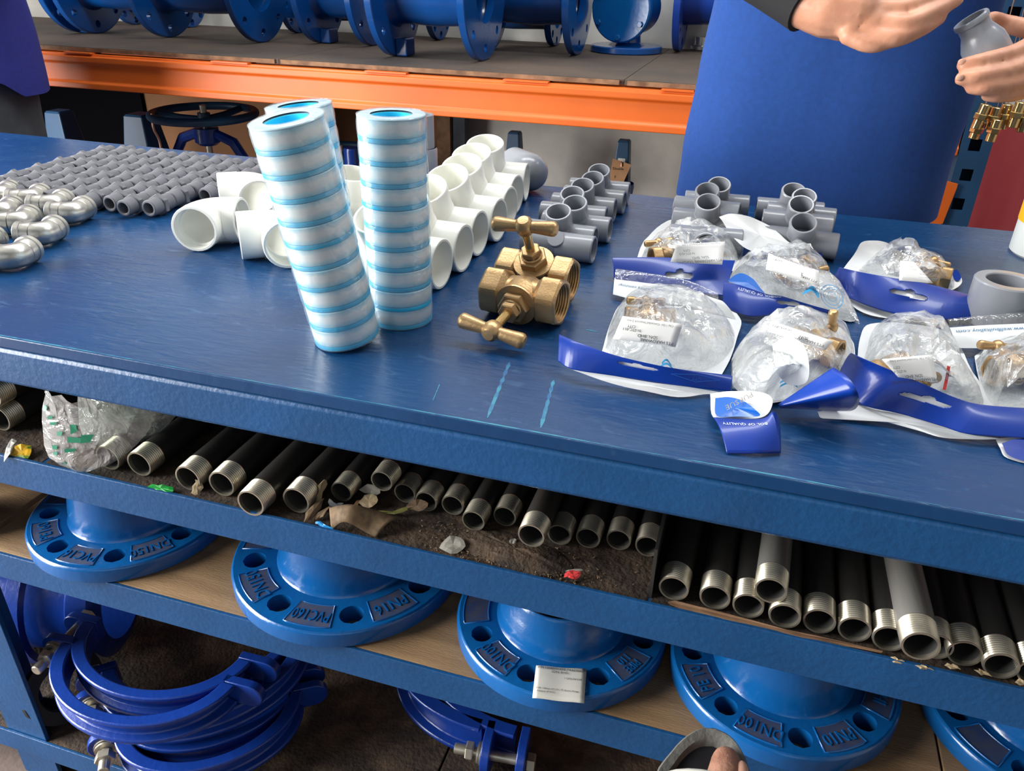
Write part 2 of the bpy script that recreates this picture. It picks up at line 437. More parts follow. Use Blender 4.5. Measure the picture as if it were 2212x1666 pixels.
# worn pale strip along the front arris and two long scrapes: flakes of the paint layer itself
b = MB()
rw = random.Random(4)
x = -1.0
wl_ = []
for i in range(400):
    xx_ = -1.2 + 1.9 * i / 399; wl_.append((xx_, 0.0004 + 0.0022 * max(0, mnoise.noise(Vector((xx_ * 9, .3, 0))) + .25) + 0.0010 * abs(mnoise.noise(Vector((xx_ * 60, 0, 0))))))
b.add([(q, 0.0011, T + .0002) for q, _ in wl_] + [(q, 0.0011 + w_, T + .0002) for q, w_ in wl_], [(i, i + 1, 401 + i, 400 + i) for i in range(399)])
while x < -5:
    ln = rw.uniform(0.02, 0.07); wd = rw.uniform(0.0008, 0.0035)
    b.add([(x, 0.0012, T + 0.0002), (x + ln, 0.0012, T + 0.0002), (x + ln * 0.9, 0.0012 + wd * rw.uniform(.5, 1), T + 0.0002), (x + ln * 0.5, 0.0012 + wd * 1.2, T + 0.0002), (x + ln * 0.15, 0.0012 + wd * rw.uniform(.4, 1), T + 0.0002)], [(0, 1, 2, 3, 4)])
    x += ln * rw.uniform(0.9, 1.25)
def scrape(p0, p1, w):
    A, B = U(*p0), U(*p1); n = Vector((B - A).cross(Vector((0, 0, 1)))).normalized()
    k = 14; pts = [A.lerp(B, i / k) for i in range(k + 1)]
    ww = [w * (0.25 + 0.75 * abs(sin(i * 1.7 + w * 900))) for i in range(k + 1)]; ww[0] = ww[-1] = w * .2
    vs = [p + n * q + Vector((0, 0, 0.0002)) for p, q in zip(pts, ww)] + [p - n * q + Vector((0, 0, 0.0002)) for p, q in zip(pts, ww)]
    b.add(vs, [(i, i + 1, k + 2 + i, k + 1 + i) for i in range(k)])
scrape((1053, 903), (1101, 783), 0.0021); scrape((1168, 925), (1196, 822), 0.0021); scrape((935, 866), (950, 830), 0.0006)
scrape((1265, 712), (1290, 717), 0.0016)
pw = b.build('paint_wear', 'paint_wear', bench, smooth=False); pw['kind'] = 'stuff'
def angle_rail(name, zt, h, y0=0.0, x0=XL, x1=XR, dep=0.035, th=0.004):
    b = MB()
    b.box((x0, y0, zt - h), (x1, y0 + th, zt)); b.box((x0, y0 + th, zt - th - 0.004), (x1, y0 + dep, zt - 0.004))
    return b.build(name, 'bench_frame', bench, smooth=False, bev=0.0008)
# frame under the top: square tube with rounded arris
b = MB(); b.box((XL, 0.0, T - 0.0565), (XR, 0.04, T - 0.0135)); b.build('top_front_rail', 'bench_frame', bench, smooth=True, bev=0.005, seg=3)
b = MB(); b.box((XL, YB - 0.04, T - 0.0565), (XR, YB, T - 0.0135)); b.build('top_back_rail', 'bench_frame', bench, smooth=True, bev=0.005, seg=3)
Z1, Z2, Z3 = T - 0.1535, T - 0.310, T - 0.682
for z in (Z1, Z2, Z3):
    angle_rail('front_rail', z, 0.041)
    b = MB(); b.box((XL, YB - 0.004, z - 0.041), (XR, YB, z)); b.build('back_rail', 'bench_frame', bench, smooth=False)
for xx in (XL, -0.9345, 0.75, XR - 0.05):
    for yy, s in ((0.0045, 1), (YB - 0.0045, -1)):
        b = MB(); w_ = 0.072
        b.box((xx, min(yy, yy + s * 0.006), 0.0), (xx + w_, max(yy, yy + s * 0.006), T - 0.058)); b.box((xx, min(yy + s * .006, yy + s * 0.06), 0.0), (xx + 0.006, max(yy + s * .006, yy + s * 0.06), T - 0.058))
        b.build('leg', 'bench_frame', bench, smooth=False, bev=0.0008)
# shelf boards, each its own piece, lying inside the rails
def board(x0, x1, zt, m, y0=0.005, y1=0.77, th=0.012):
    b = MB(); b.box((x0, y0, zt - th), (x1, y1, zt)); return b.build('shelf_board', m, bench, smooth=False, bev=0.001)
S1 = Z1 - 0.004 + 0.0005
xd = -0.031
board(XL + .01, -0.70, S1, 'dirty_shelf'); board(-0.697, xd - 0.001, S1, 'dirty_shelf'); board(xd + 0.001, XR - .01, S1, 'dirty_shelf')
b = MB(); b.box((xd - 0.0015, 0.012, S1), (xd + 0.0015, 0.76, S1 + 0.055)); b.build('divider', 'pipe_dark', bench, smooth=False)
S2 = Z2 - 0.001
gx = U(28, 1120, S2).x
board(XL + .01, gx - 0.008, S2, 'plywood_shelf'); board(gx + 0.002, -0.16, S2, 'plywood_shelf'); board(-0.158, 0.25, S2, 'plywood_shelf'); board(0.252, XR - .01, S2, 'plywood_shelf')
S3 = Z3 - 0.002
board(XL + .01, -0.3, S3, 'dirty_shelf'); board(-0.297, XR - .01, S3, 'dirty_shelf')

# ================================================================ pallet rack behind
YR = 1.5
rack = thing('pallet_rack', 'orange and blue pallet rack standing behind the work bench', 'rack', (0, YR, 0))
zb0, zb1 = V(800, 240, YR).z, V(800, 157, YR).z
zb0, zb1 = T - 0.032, T + 0.066
def beam(yf, s):
    prof = [(0, zb0), (0, zb0 + .016), (0.006, zb0 + .022), (0.006, zb1 - .028), (0, zb1 - .022), (0, zb1 - 0.006), (0.012, zb1 - 0.006), (0.012, zb1), (0.05, zb1), (0.05, zb0)]
    b = MB(); n = len(prof); x0, x1 = -3.2, 0.425
    vs = [(x0, yf + s * p, z) for p, z in prof] + [(x1, yf + s * p, z) for p, z in prof]
    b.add(vs, [tuple(range(n)), tuple(range(2 * n - 1, n - 1, -1))] + [(i, (i + 1) % n, n + (i + 1) % n, n + i) for i in range(n)])
    return b.build('beam', 'orange_paint', rack, smooth=False, world=True, bev=0.0025)
beam(YR, 1); beam(2.25, -1)
for px0, px1, py in ((146, 204, 113), (462, 541, 130), (793, 882, 153), (1090, 1187, 175), (1430, 1500, 192)):
    p0, p1 = V(px0, py, YR + .02), V(px1, py + 5, YR + .02)
    b = MB(); b.box((p0.x, YR + 0.004, zb1 + 0.0005), (p1.x, YR + 0.05, zb1 + 0.004)); b.build('deck_clip', 'orange_paint', rack, smooth=False, world=True)
# deck boards (two plywood sheets with a frayed edge)
def deck(x0, x1, dz):
    b = MB(); rr = random.Random(int(x0 * 100)); N = 40
    vt = []; 
    for i in range(N + 1):
        x = x0 + (x1 - x0) * i / N; vt.append((x, YR + 0.028 + rr.uniform(-.003, .003)))
    poly = vt + [(x1, 2.40), (x0, 2.40)]
    b.prism(poly, zb1 + 0.005 + dz, zb1 + 0.017 + dz)
    return b.build('deck_board', 'rack_deck', rack, smooth=False, world=True)
deck(-3.2, -1.32, 0); deck(-1.318, -0.35, 0.0); deck(-0.348, 0.42, 0.0)
b = MB(); 
for x0, x1 in ((-3.2, -1.33), (-1.31, -0.36), (-0.34, 0.41)):
    b.box((x0, YR + 0.0215, zb1 + 0.0052), (x1, YR + 0.0245, zb1 + 0.016))
b.build('deck_edge_ply', 'rack_deck_edge', rack, smooth=False, world=True)
ZD = zb1 + 0.017
# uprights: C section with a row of square holes in the front face
def upright(xr, yf):
    b = MB(); wd = 0.062; x0 = xr - wd; hz = 0.0; step = 0.0665; hw = 0.012; hh = 0.013
    xs = [x0, xr - 0.034 - hw, xr - 0.034 + hw, xr]; z = 0.0
    zs = [0.0]; k = 0.03
    while k < 2.4: zs += [k, k + 2 * hh]; k += step
    zs.append(2.45)
    for j in range(len(zs) - 1):
        for i in range(3):
            if i == 1 and j % 2 == 1: continue
            b.add([(xs[i], yf, zs[j]), (xs[i + 1], yf, zs[j]), (xs[i + 1], yf, zs[j + 1]), (xs[i], yf, zs[j + 1])], [(0, 1, 2, 3)])
    for xx in (x0, xr): b.add([(xx, yf, 0), (xx, yf + 0.075, 0), (xx, yf + 0.075, 2.45), (xx, yf, 2.45)], [(0, 1, 2, 3)])
    b.box((x0, yf + 0.072, 0), (xr, yf + 0.075, 2.45))
    return b.build('upright', 'rack_blue', rack, smooth=False, world=True)
upright(0.489, YR + 0.002); upright(0.489, 2.17)
b = MB(); p = V(2028, 472, YR - .01); b.prism([(p.x - .02, T - .205), (p.x + .012, T - .185), (p.x + .020, T - .10), (p.x + .020, T - .092), (p.x - .02, T - .085)], 0, 0.004, Matrix(((1, 0, 0, 0), (0, 0, -1, YR - 0.002), (0, 1, 0, 0), (0, 0, 0, 1))))
b.build('beam_bracket', 'orange_paint', rack, smooth=False, world=True)
upright(-3.2, YR + 0.002); upright(-3.2, 2.17)

# panels leaning behind the rack
p0, p1 = V(310, 200, 2.3), V(945, 260, 2.3)
tag(plain('brown_wooden_panel', (p0.x, 2.30, 0.0), (p1.x, 2.32, T + 0.05), 'brown_board'), 'brown wooden panel leaning on the wall behind the handwheel', 'panel')
tag(plain('dark_gap_sheet', (-3.4, 2.28, 0.0), (p0.x - 0.002, 2.29, T + 0.06), 'dark_void'), 'black sheet added for the dark gap beside the grey trousers', 'sheet')  # added sheet, its black stands for the shade under the rack
tag(plain('dark_red_post', (p1.x + .002, 2.285, 0.0), (V(972, 260, 2.285).x, 2.32, T + 0.05), 'rack_deck_edge', bev=.002), 'dark red wooden post between brown panel and white wall', 'post')
tag(plain('dark_grey_post', (V(973, 260, 2.3).x, 2.30, 0.0), (V(1004, 260, 2.3).x, 2.34, T + 0.05), 'trouser_grey', bev=.002), 'dark grey steel post against the white wall', 'post')
p0 = V(2098, 470, 1.62); p1 = V(2205, 262, 1.62)
tag(plain('red_panel', (p0.x - .025, 1.62, 0.0), (p0.x + 0.95, 1.64, p1.z), 'red_paint', bev=.003), 'scuffed red panel standing right of the blue rack upright', 'panel')

# ================================================================ threaded steel pipes on the first shelf
def pipe_proto(od, body, length=0.52):
    t = thing('threaded_pipe', 'x', 'pipe')
    R = od / 2; ri = R * 0.84; TL = 0.021
    b = MB(); prof = [(ri, 0.004), (ri, 0.0), (R * 0.955, 0.0)]
    k = 9
    for i in range(k):
        z = 0.001 + TL * i / k
        g = 0.945 + 0.04 * i / k
        prof += [(R * (g - .02), z), (R * (g + 0.035), z + TL / k * 0.5)]
    prof += [(R * 0.985, TL + 0.001)]
    b.lathe(prof, 32); b.build('thread', 'pipe_thread', t, ang=20)
    b = MB(); b.lathe([(R * 0.985, TL + 0.001), (R, TL + 0.0035), (R, length), (ri, length)], 28); b.build('barrel', body, t)
    b = MB(); b.lathe([(ri, 0.004), (ri, 0.16), (0, 0.162)], 24); b.build('bore', 'pipe_bore', t)
    return t
PROTO = {}
def place_pipe(px, py, od, lift, body, label, yaw=0.0, pitch=0.0, group='threaded steel pipes on the upper shelf'):
    zc = S1 + od / 2 + 0.0004 + lift
    E = U(px, py, zc)
    d = Vector((sin(radians(yaw)), cos(radians(yaw)), sin(radians(pitch))))
    m = frame(E, d, (1, 0, 0)) @ rotz(random.uniform(0, 6))
    key = (od, body)
    if key not in PROTO:
        PROTO[key] = pipe_proto(od, body); PROTO[key].matrix_basis = m; PROTO[key]['label'] = label; PROTO[key]['group'] = group
        return PROTO[key]
    return dup(PROTO[key], m, label, group)
LP = [(-3, 905, .033, 0, 0), (-22, 855, .031, .034, 0), (232, 990, .031, 0, 0), (300, 1003, .031, 0, 0), (405, 1034, .031, 0, 0), (478, 1046, .031, 0, 0), (541, 1088, .031, 0, 0), (639, 1082, .031, 0, 1)]
MP = [(737, 1063, .0245, .002, 0), (824, 1040, .0245, .020, 0), (874, 1066, .0245, 0, 0), (920, 1084, .0245, 0, 0), (977, 1092, .0245, 0, 0), (1022, 1126, .0245, 0, 0), (1090, 1116, .0245, 0, 0),
      (1147, 1158, .0265, .016, 0), (1208, 1156, .0245, 0, 0), (1270, 1163, .0245, 0, 0), (1336, 1167, .0245, 0, 0), (1399, 1181, .0245, 0, 0)]
RP = [(1455, 1272, .0272, 0, 'pipe_dark'), (1544, 1292, .0272, 0, 'pipe_dark'), (1616, 1310, .0272, 0, 'pipe_dark'), (1665, 1277, .0272, .0215, 'pipe_grey'), (1695, 1332, .0272, 0, 'pipe_dark'), (1770, 1343, .0272, 0, 'pipe_dark'),
      (1846, 1361, .0272, 0, 'pipe_dark'), (1921, 1381, .0272, 0, 'pipe_dark'), (1989, 1397, .0292, .019, 'pipe_grey'), (2022, 1398, .0272, 0, 'pipe_dark'), (2084, 1413, .0272, 0, 'pipe_dark'), (2163, 1440, .0272, 0, 'pipe_dark'), (2237, 1455, .0272, 0, 'pipe_dark')]
G1 = 'thick dark pipes near the crumpled clear bag'; G2 = 'thinner dark pipes in the middle of the upper shelf'; G3 = 'pipes right of the shelf divider'
for i, (px, py, od, lift, yaw) in enumerate(LP):
    lab = ('dark steel pipe at the left edge of the shelf, lower of two', 'dark steel pipe at the left edge of the shelf, upper of two')[i] if i < 2 else \
        '%s thick dark threaded pipe to the right of the clear bag' % ordinal(i - 1)
    place_pipe(px, py, od, lift, 'pipe_dark', lab, yaw, group=G1)
for i, (px, py, od, lift, yaw) in enumerate(MP):
    lab = '%s thin dark threaded pipe, counted from the dry leaves towards the divider' % ordinal(i + 1)
    place_pipe(px, py, od, lift, 'pipe_dark', lab, yaw, group=G2)
nd = 0
for i, (px, py, od, lift, body) in enumerate(RP):
    if body == 'pipe_grey': lab = ('pale grey threaded pipe lying on top near the divider', 'pale grey threaded pipe lying on top, farther right and larger')[0 if px < 1800 else 1]
    else:
        nd += 1; lab = '%s dark threaded pipe to the right of the shelf divider' % ordinal(nd)
    place_pipe(px, py, od, lift, body, lab, {0: 2.0, 3: 3.0, 8: -1.0}.get(i, 1.0), group=G3)

# ================================================================ cast flange adaptors on the second shelf
def flange(R, c, phase, pads, hub_h, label, sticker=False, open_top=True):
    t = thing('flange_adaptor', label, 'flange', loc(c[0], c[1], S2 + 0.0003) @ rotz(phase), 'blue cast flange adaptors on the second shelf')
    th = 0.022; r_in = 0.60 * R; rh = 0.098 * R; pc = 0.805 * R; ro = R - 0.003
    b = MB(); N = 24
    def sector(z, flip, rin, rout):
        for k in range(8):
            a0 = 2 * pi * k / 8
            bd = []
            # boundary of the sector, 24 points starting at +angle side
            pts = []
            for i in range(6): pts.append((rout, -pi / 8 + pi / 4 * i / 6))
            for i in range(6): pts.append((rout + (rin - rout) * i / 6, pi / 8))
            for i in range(6): pts.append((rin, pi / 8 - pi / 4 * i / 6))
            for i in range(6): pts.append((rin + (rout - rin) * i / 6, -pi / 8))
            outer = [(r * cos(a0 + a), r * sin(a0 + a), z) for r, a in pts]
            cx_, cy_ = pc * cos(a0), pc * sin(a0)
            inner = []
            for (x, y, _) in outer:
                d = hypot(x - cx_, y - cy_); inner.append((cx_ + (x - cx_) / d * rh, cy_ + (y - cy_) / d * rh, z))
            b.add(outer + inner, [(i, (i + 1) % N, N + (i + 1) % N, N + i) for i in range(N)])
            if not flip:
                low = [(x, y, 0.0) for x, y, _ in inner]
                b.add(inner + low, [(i, (i + 1) % N, N + (i + 1) % N, N + i) for i in range(N)])
    sector(th, False, r_in, ro); sector(0.0, True, 0.5 * R, ro)
    b.lathe([(ro, th), (R - 0.001, th - 0.0012), (R, th - 0.004), (R, 0.003), (ro, 0.0)], 96)
    b.build('flange_plate', 'blue_iron', t, ang=40)
    # hub: a fillet, a tapering wall, a rounded lip and the bore
    prof = [(0.62 * R, th), (0.607 * R, th + 0.002), (0.60 * R, th + 0.006), (0.585 * R, th + 0.02), (0.555 * R, th + hub_h * 0.55), (0.52 * R, th + hub_h * 0.9), (0.51 * R, th + hub_h * 0.97), (0.495 * R, th + hub_h), (0.475 * R, th + hub_h - 0.001), (0.465 * R, th + hub_h - 0.006), (0.46 * R, 0.0), (0.5 * R, 0.0)]
    b = MB(); b.lathe(prof, 80); b.build('hub', 'blue_iron', t, ang=50)
    b = MB(); b.lathe([(0.455 * R, th + hub_h - 0.012), (0.43 * R, th + hub_h - 0.010), (0.42 * R, th + hub_h - 0.02), (0.455 * R, th + hub_h - 0.03)], 48); b.build('rubber_seal', 'rubber_black', t)
    for k in range(8):
        a = 2 * pi * (k + 0.5) / 8
        if k not in pads: continue
        ra, rb, da = 0.70 * R, 0.935 * R, radians(12.0); w_ = 0.0010
        fr = MB()
        arc = lambda r, z: [(r * cos(a - da + 2 * da * i / 10), r * sin(a - da + 2 * da * i / 10), z) for i in range(11)]
        loop = arc(ra, 0) + arc(rb, 0)[::-1]; n = len(loop)
        cxm = sum(p[0] for p in loop) / n; cym = sum(p[1] for p in loop) / n
        # raised lip running round the lettering panel
        fr.tube([Vector((x, y, th + 0.0002)) for x, y, _ in loop], w_, 6, closed=True)
        fr.build('letter_panel_rim', 'blue_iron', t, ang=60)
        dp = MB(); A1, A2 = arc(ra, th + .0005), arc(rb, th + .0005); dp.add(A1 + A2, [(i, i + 1, 12 + i, 11 + i) for i in range(10)]); dp.build('letter_panel', 'blue_dusty_shade', t, smooth=False)  # flat dusty panel, coloured darker so that it looks recessed
        s = pads[k]
        if s:
            M_ = Matrix.Translation((0.815 * R * cos(a), 0.815 * R * sin(a), th + 0.0006)) @ rotz(a - pi / 2)
            lines = s.split('|')
            for q, ln in enumerate(lines):
                tb = text_mb(ln, 0.155 * R / (1 if len(lines) == 1 else 1.35), 0.0009, M_ @ Matrix.Translation((0, (0.5 * (len(lines) - 1) - q) * 0.10 * R, 0)) @ Matrix.Diagonal((0.62 if len(ln) > 5 else 0.8, 1, 1, 1)))
                tb.build('raised_lettering', 'blue_iron', t, smooth=False)
    return t
def fphase(c, px, py):
    p = U(px, py, S2 + 0.022); return atan2(p.y - c[1], p.x - c[0])
fl = [
    (0.1235, (-0.6995, 0.1105), (128, 1179), {0: 'PVC16', 7: 'PE160', 6: '10', 5: '', 1: 'DN150'}, 0.075, 'leftmost blue cast flange on the plywood shelf, below the clear bag'),
    (0.1362, (-0.3965, 0.122), (600, 1306), {0: 'PVC160', 1: 'PN16', 7: 'DN150', 6: '', 2: ''}, 0.07, 'widest blue cast flange, second from the left on the plywood shelf'),
    (0.1148, (-0.1275, 0.1015), (1135, 1465), {7: 'DN100', 1: 'PIPE|110', 0: 'PN16', 6: '', 2: ''}, 0.046, 'blue cast flange with a white paper sticker on its rim'),
    (0.1135, (0.105, 0.1075), (1561, 1531), {0: 'DN100', 1: 'PN10', 7: 'PE 10', 2: 'HI', 6: ''}, 0.07, 'blue cast flange above the sandal, marked DN100'),
]
for R, c, hp, pads, hh, lab in fl:
    ph = fphase(c, *hp)
    # pads keyed around the hole used for the phase (hole 0); pad k lies between hole k and k+1
    flange(R, c, ph, pads, hh, lab)
c5 = U(2230, 1560, S2 + .022)
f5 = flange(0.1135, (0.352, 0.128), radians(200), {0: '', 1: '', 2: ''}, 0.07, 'blue cast flange at the right edge of the plywood shelf')
# paper sticker on the third flange
fl3 = [o for o in bpy.data.objects if o.get('label', '').startswith('blue cast flange with a white')][0]
zs = S2 + 0.0003 + 0.022 + 0.0022
q = [U(1158, 1438, zs), U(1267, 1446, zs), U(1262, 1518, zs), U(1150, 1506, zs)]
def quad_patch(q, n=8, m=8, bulge=0.0, f=None):
    P = []
    for j in range(m + 1):
        v = j / m; row = []
        for i in range(n + 1):
            u = i / n; p = (q[0] * (1 - u) + q[1] * u) * (1 - v) + (q[3] * (1 - u) + q[2] * u) * v
            p = p + Vector((0, 0, bulge * sin(pi * u) * sin(pi * v)))
            if f: p = f(p, u, v)
            row.append(p)
        P.append(row)
    return P
b = MB(); b.grid(quad_patch(q, 10, 8, 0, lambda p, u, v: p + Vector((0, 0, -0.0015 * max(0, v - .8) * 5 + 0.0004 * sin(u * 9)))))
st = b.build('paper_sticker', 'sticker_old', fl3, world=True, solid=0.0003)
def on_quad(q, lines, parent, m, lift=0.0006, name='print'):
    "lines of lettering laid on a quad: (text, u, v, height in quad units)"
    o = q[3]; ex = (q[2] - q[3]); ey = (q[0] - q[3]); nrm = ex.cross(ey).normalized(); L_ = ex.length; exn = ex.normalized(); eyn = nrm.cross(exn)
    b = MB()
    for s, u, v, h in lines:
        M_ = Matrix(((exn.x, eyn.x, nrm.x, 0), (exn.y, eyn.y, nrm.y, 0), (exn.z, eyn.z, nrm.z, 0), (0, 0, 0, 1)))
        p = o + ex * u + ey * v + nrm * lift
        b.join(text_mb(s, h * L_, 0.0, Matrix.Translation(p) @ M_))
    return b.build(name, m, parent, smooth=False, world=True)
on_quad(q, [('PTS HARDWARE TRADING', .5, .93, .075), ('SDN. BHD.', .5, .83, .075), ('I-QFA-04-LVE', .76, .66, .06), ('LVE  100mm (4") D.I. PE Quick Flange', .47, .28, .053), ('Adaptor (P.N.E.)', .25, .19, .053)], fl3, 'ink_black', 0.0012)

# ================================================================ on the bench top
def onray(c, px, py, L, far=False):
    "point seen at this pixel that lies the distance L from c (nearest approach when out of reach)"
    d = _ray(px, py).normalized(); w_ = CAM - Vector(c); bb = w_.dot(d); q = bb * bb - (w_.length_squared - L * L)
    s = -bb if q < 0 else (-bb + sqrt(q) if far else -bb - sqrt(q))
    return CAM + d * s

# ---- three stacks of ten thread seal tape rolls in shrink wrap
def tape_stack(base, top, label):
    B = Vector(base); A = Vector(top); ax = (A - B)
    L = ax.length; R = 0.0335; h = L / 10
    tilt = ax.normalized()
    # stand on the lower edge of the bottom roll
    B = B + Vector((0, 0, R * sqrt(max(0, 1 - tilt.z ** 2)) + 0.0004))
    t = thing('thread_tape_stack', label, 'tape', frame(B, tilt), 'stacks of thread seal tape')
    rr = random.Random(len(label))
    roll = None
    for i in range(10):
        m = loc(rr.uniform(-.0008, .0008), rr.uniform(-.0008, .0008), i * h) @ rotz(rr.uniform(0, 6))
        if roll is None:
            b = MB(); b.lathe([(0.0185, 0.0), (R * 0.95, 0.0), (R * 0.965, 0.0006), (R * 0.965, 0.0034), (R * 0.955, 0.0042), (R * 0.93, 0.0044), (0.0185, 0.0044)], 40); roll = b.build('tape_roll', 'tape_blue', t, mtx=m)
            roll['label'] = 'white tape on a blue spool'
            b = MB(); b.lathe([(0.020, 0.0046), (R * 0.945, 0.0046), (R * 0.955, 0.0055), (R * 0.955, h - 0.0012), (R * 0.94, h - 0.0004), (0.020, h - 0.0004)], 40); b.build('tape', 'tape_white_case', roll)
            b = MB(); b.lathe([(0.0198, 0.0), (0.0198, h - 0.0002), (0.0178, h - 0.0002), (0.0178, 0.0)], 32); b.build('core', 'tape_core', roll)
            first = roll
        else:
            o = first.copy(); COL.objects.link(o); o.matrix_basis = m
            for k in kids(first):
                c_ = k.copy(); COL.objects.link(c_); c_.parent = o
    # pale cover disc of the top roll and clear shrink wrap bulging at every roll
    b = MB(); b.lathe([(0.0200, L - 0.0003), (R * 0.97, L - 0.0003), (R * 0.975, L + 0.0006), (R * 0.95, L + 0.0014), (0.0202, L + 0.0014)], 40); b.build('top_cover', 'case_pale', t)
    prof = [(R * 0.80, -0.0002), (R * 0.97, -0.0002)]
    for i in range(10):
        z = i * h
        prof += [(R * 0.985, z + 0.0015), (R * 1.0, z + h * 0.4), (R * 1.0, z + h * 0.75), (R * 0.978, z + h - 0.0005)]
    prof += [(R * 0.99, L + 0.0018), (R * 0.9, L + 0.0028), (R * 0.62, L + 0.0024)]
    b = MB(); b.lathe(prof, 44); b.build('shrink_wrap', 'film_wrap', t, ang=60)
    return t
for b0, t0, lab in (((868, 688), (847, 250), 'upright stack of white thread tape rolls beside the brass valves'),
                    ((752, 736), (621, 275), 'leaning stack of white thread tape rolls, frontmost of three'),
                    ((730, 655), (646, 238), 'stack of white thread tape rolls hidden behind the leaning one')):
    B = U(*b0); A = onray(B, t0[0], t0[1], 0.2125)
    if lab.startswith('stack of'):
        A = onray(B, t0[0], t0[1], 0.2058)
    if lab.startswith('upright'): A = B + Vector((0, 0, 0.208))
    tape_stack(B, A, lab)

# ---- plastic pipe fittings
def socket_tube(b, R, ri, z0, z1, m, n=32, lip=0.0012):
    "open socket along local z with a chamfered mouth"
    b.lathe([(R * 0.97, z0), (R, z0 + 0.001), (R, z1 - lip), (R - lip * 0.7, z1), (ri, z1), (ri - 0.0004, z1 - 0.002), (ri - 0.0008, z0 + 0.004), (ri - 0.003, z0 + 0.003), (ri - 0.003, z0)], n, m)
def tee_proto(name, R, ri, half, up, m, cat='pipe fitting'):
    t = thing(name, 'x', cat)
    X = frame((0, 0, 0), (1, 0, 0), (0, 1, 0)); Xn = frame((0, 0, 0), (-1, 0, 0), (0, 1, 0)); Z = Matrix.Identity(4)
    b = MB(); socket_tube(b, R, ri, -0.001, half, X); socket_tube(b, R, ri, -0.001, half, Xn); b.build('run', m, t)
    b = MB(); socket_tube(b, R * 0.995, ri, R * 0.35, up, Z)
    # saddle flaring into the run
    b.build('branch', m, t)
    b = MB(); b.lathe([(R * 0.985, R * 1.22), (R * 1.02, R * 1.04), (R * 1.05, R * 0.88), (R * 0.98, R * 0.5)], 32); b.build('saddle', m, t)
    return t
wt = [(-0.392, 0.276, -4, 27), (-0.388, 0.338, -4, 27), (-0.390, 0.401, -4, 27), (-0.385, 0.466, -5, 27), (-0.390, 0.532, -6, 25), (-0.401, 0.598, -5, 22), (-0.408, 0.664, 6, 19)]
p0 = None
names = ['white plastic tee nearest the upright tape stack', 'second white plastic tee from the upright tape stack', 'third white plastic tee in the row, its branch behind the tape',
         'fourth white plastic tee in the row, behind the brass handle', 'fifth white plastic tee in the row', 'sixth white plastic tee in the row', 'rearmost white plastic tee in the row, at the back of the bench']
for i, (x, y, a, lean) in enumerate(wt):
    m = loc(x, y, T + 0.0298) @ rotz(radians(a)) @ rotx(radians(lean))
    if p0 is None:
        p0 = tee_proto('white_tee', 0.0295, 0.0262, 0.0635, 0.0635, 'white_pvc'); p0.matrix_basis = m; p0['label'] = names[i]; p0['group'] = 'white plastic tees in a row'; WT = p0; wtree = kids(p0)
    else: dup(p0, m, names[i], None, wtree)
dup(p0, loc(-0.512, 0.395, T + 0.0298) @ rotz(radians(70)) @ rotx(radians(10)), 'white plastic tee glimpsed between the tape stacks', None, wtree)

def elbow_proto(name, R, ri, leg, bend, m, lip=0.0012, band=0.0, turn=90.0):
    "elbow in the xy plane, legs along +x and +y, corner sphere rounded by a swept bend of centre-line radius `bend`"
    t = thing(name, 'x', 'pipe fitting')
    b = MB(); path = []; N = 12
    for i in range(N + 1):
        a = radians(turn) * i / N      # from the +x leg round the bend to the other leg
        rc = bend / math.tan(radians(turn) / 2); path.append(Vector((bend - rc * sin(a), rc - rc * cos(a), 0)))
    b.tube(path, R * 0.985, 28, caps=False, up=(0, 0, 1)); b.build('bend', m, t, ang=60)
    for nm, mm in (('socket', frame((bend, 0, 0), (1, 0, 0), (0, 1, 0))), ('socket', frame((-bend * cos(radians(turn)), bend * sin(radians(turn)), 0), (-cos(radians(turn)), sin(radians(turn)), 0), (0, 0, 1)))):
        b = MB(); socket_tube(b, R, ri, 0.0, leg - bend, mm, 28, lip)
        if band: b.lathe([(R * 0.99, leg - bend - band), (R * 1.1, leg - bend - band + 0.0008), (R * 1.12, leg - bend - 0.001), (R * 1.08, leg - bend), (R * 0.9, leg - bend)], 28, mm)
        b.build(nm, m, t)
    return t
we = None
for (cx_, cy_, d1, lab) in ((-0.682, 0.326, (0.24, -0.97), 'white plastic elbow with its mouth towards the viewer, beside the grey nipples'),
                            (-0.700, 0.470, (0.57, -0.82), 'white plastic elbow lying against the grey nipples, half behind the tape'),
                            (-0.560, 0.312, (0.60, -0.80), 'white plastic elbow in front, its mouth turned left')):
    m0 = Matrix.Identity(4)
    d = Vector((d1[0], d1[1], 0)).normalized()
    y = Vector((-d.y, d.x, 0)) if lab.startswith('white plastic elbow with') else Vector((d.y, -d.x, 0))
    # legs along local +x (d) and local +y; flip z when the pair is left handed
    z = d.cross(y)
    m = Matrix(((d.x, y.x, z.x, cx_), (d.y, y.y, z.y, cy_), (0, 0, z.z, T + 0.0302), (0, 0, 0, 1)))
    if lab.startswith('white plastic elbow with'):
        e45 = elbow_proto('white_elbow', 0.0297, 0.0262, 0.046, 0.029, 'white_pvc'); e45.matrix_basis = m; e45['label'] = lab; e45['group'] = 'white plastic elbows'
    elif we is None:
        we = elbow_proto('white_elbow', 0.0297, 0.0262, 0.055, 0.026, 'white_pvc'); we.matrix_basis = m; we['label'] = lab; we['group'] = 'white plastic elbows'
    else: dup(we, m, lab)

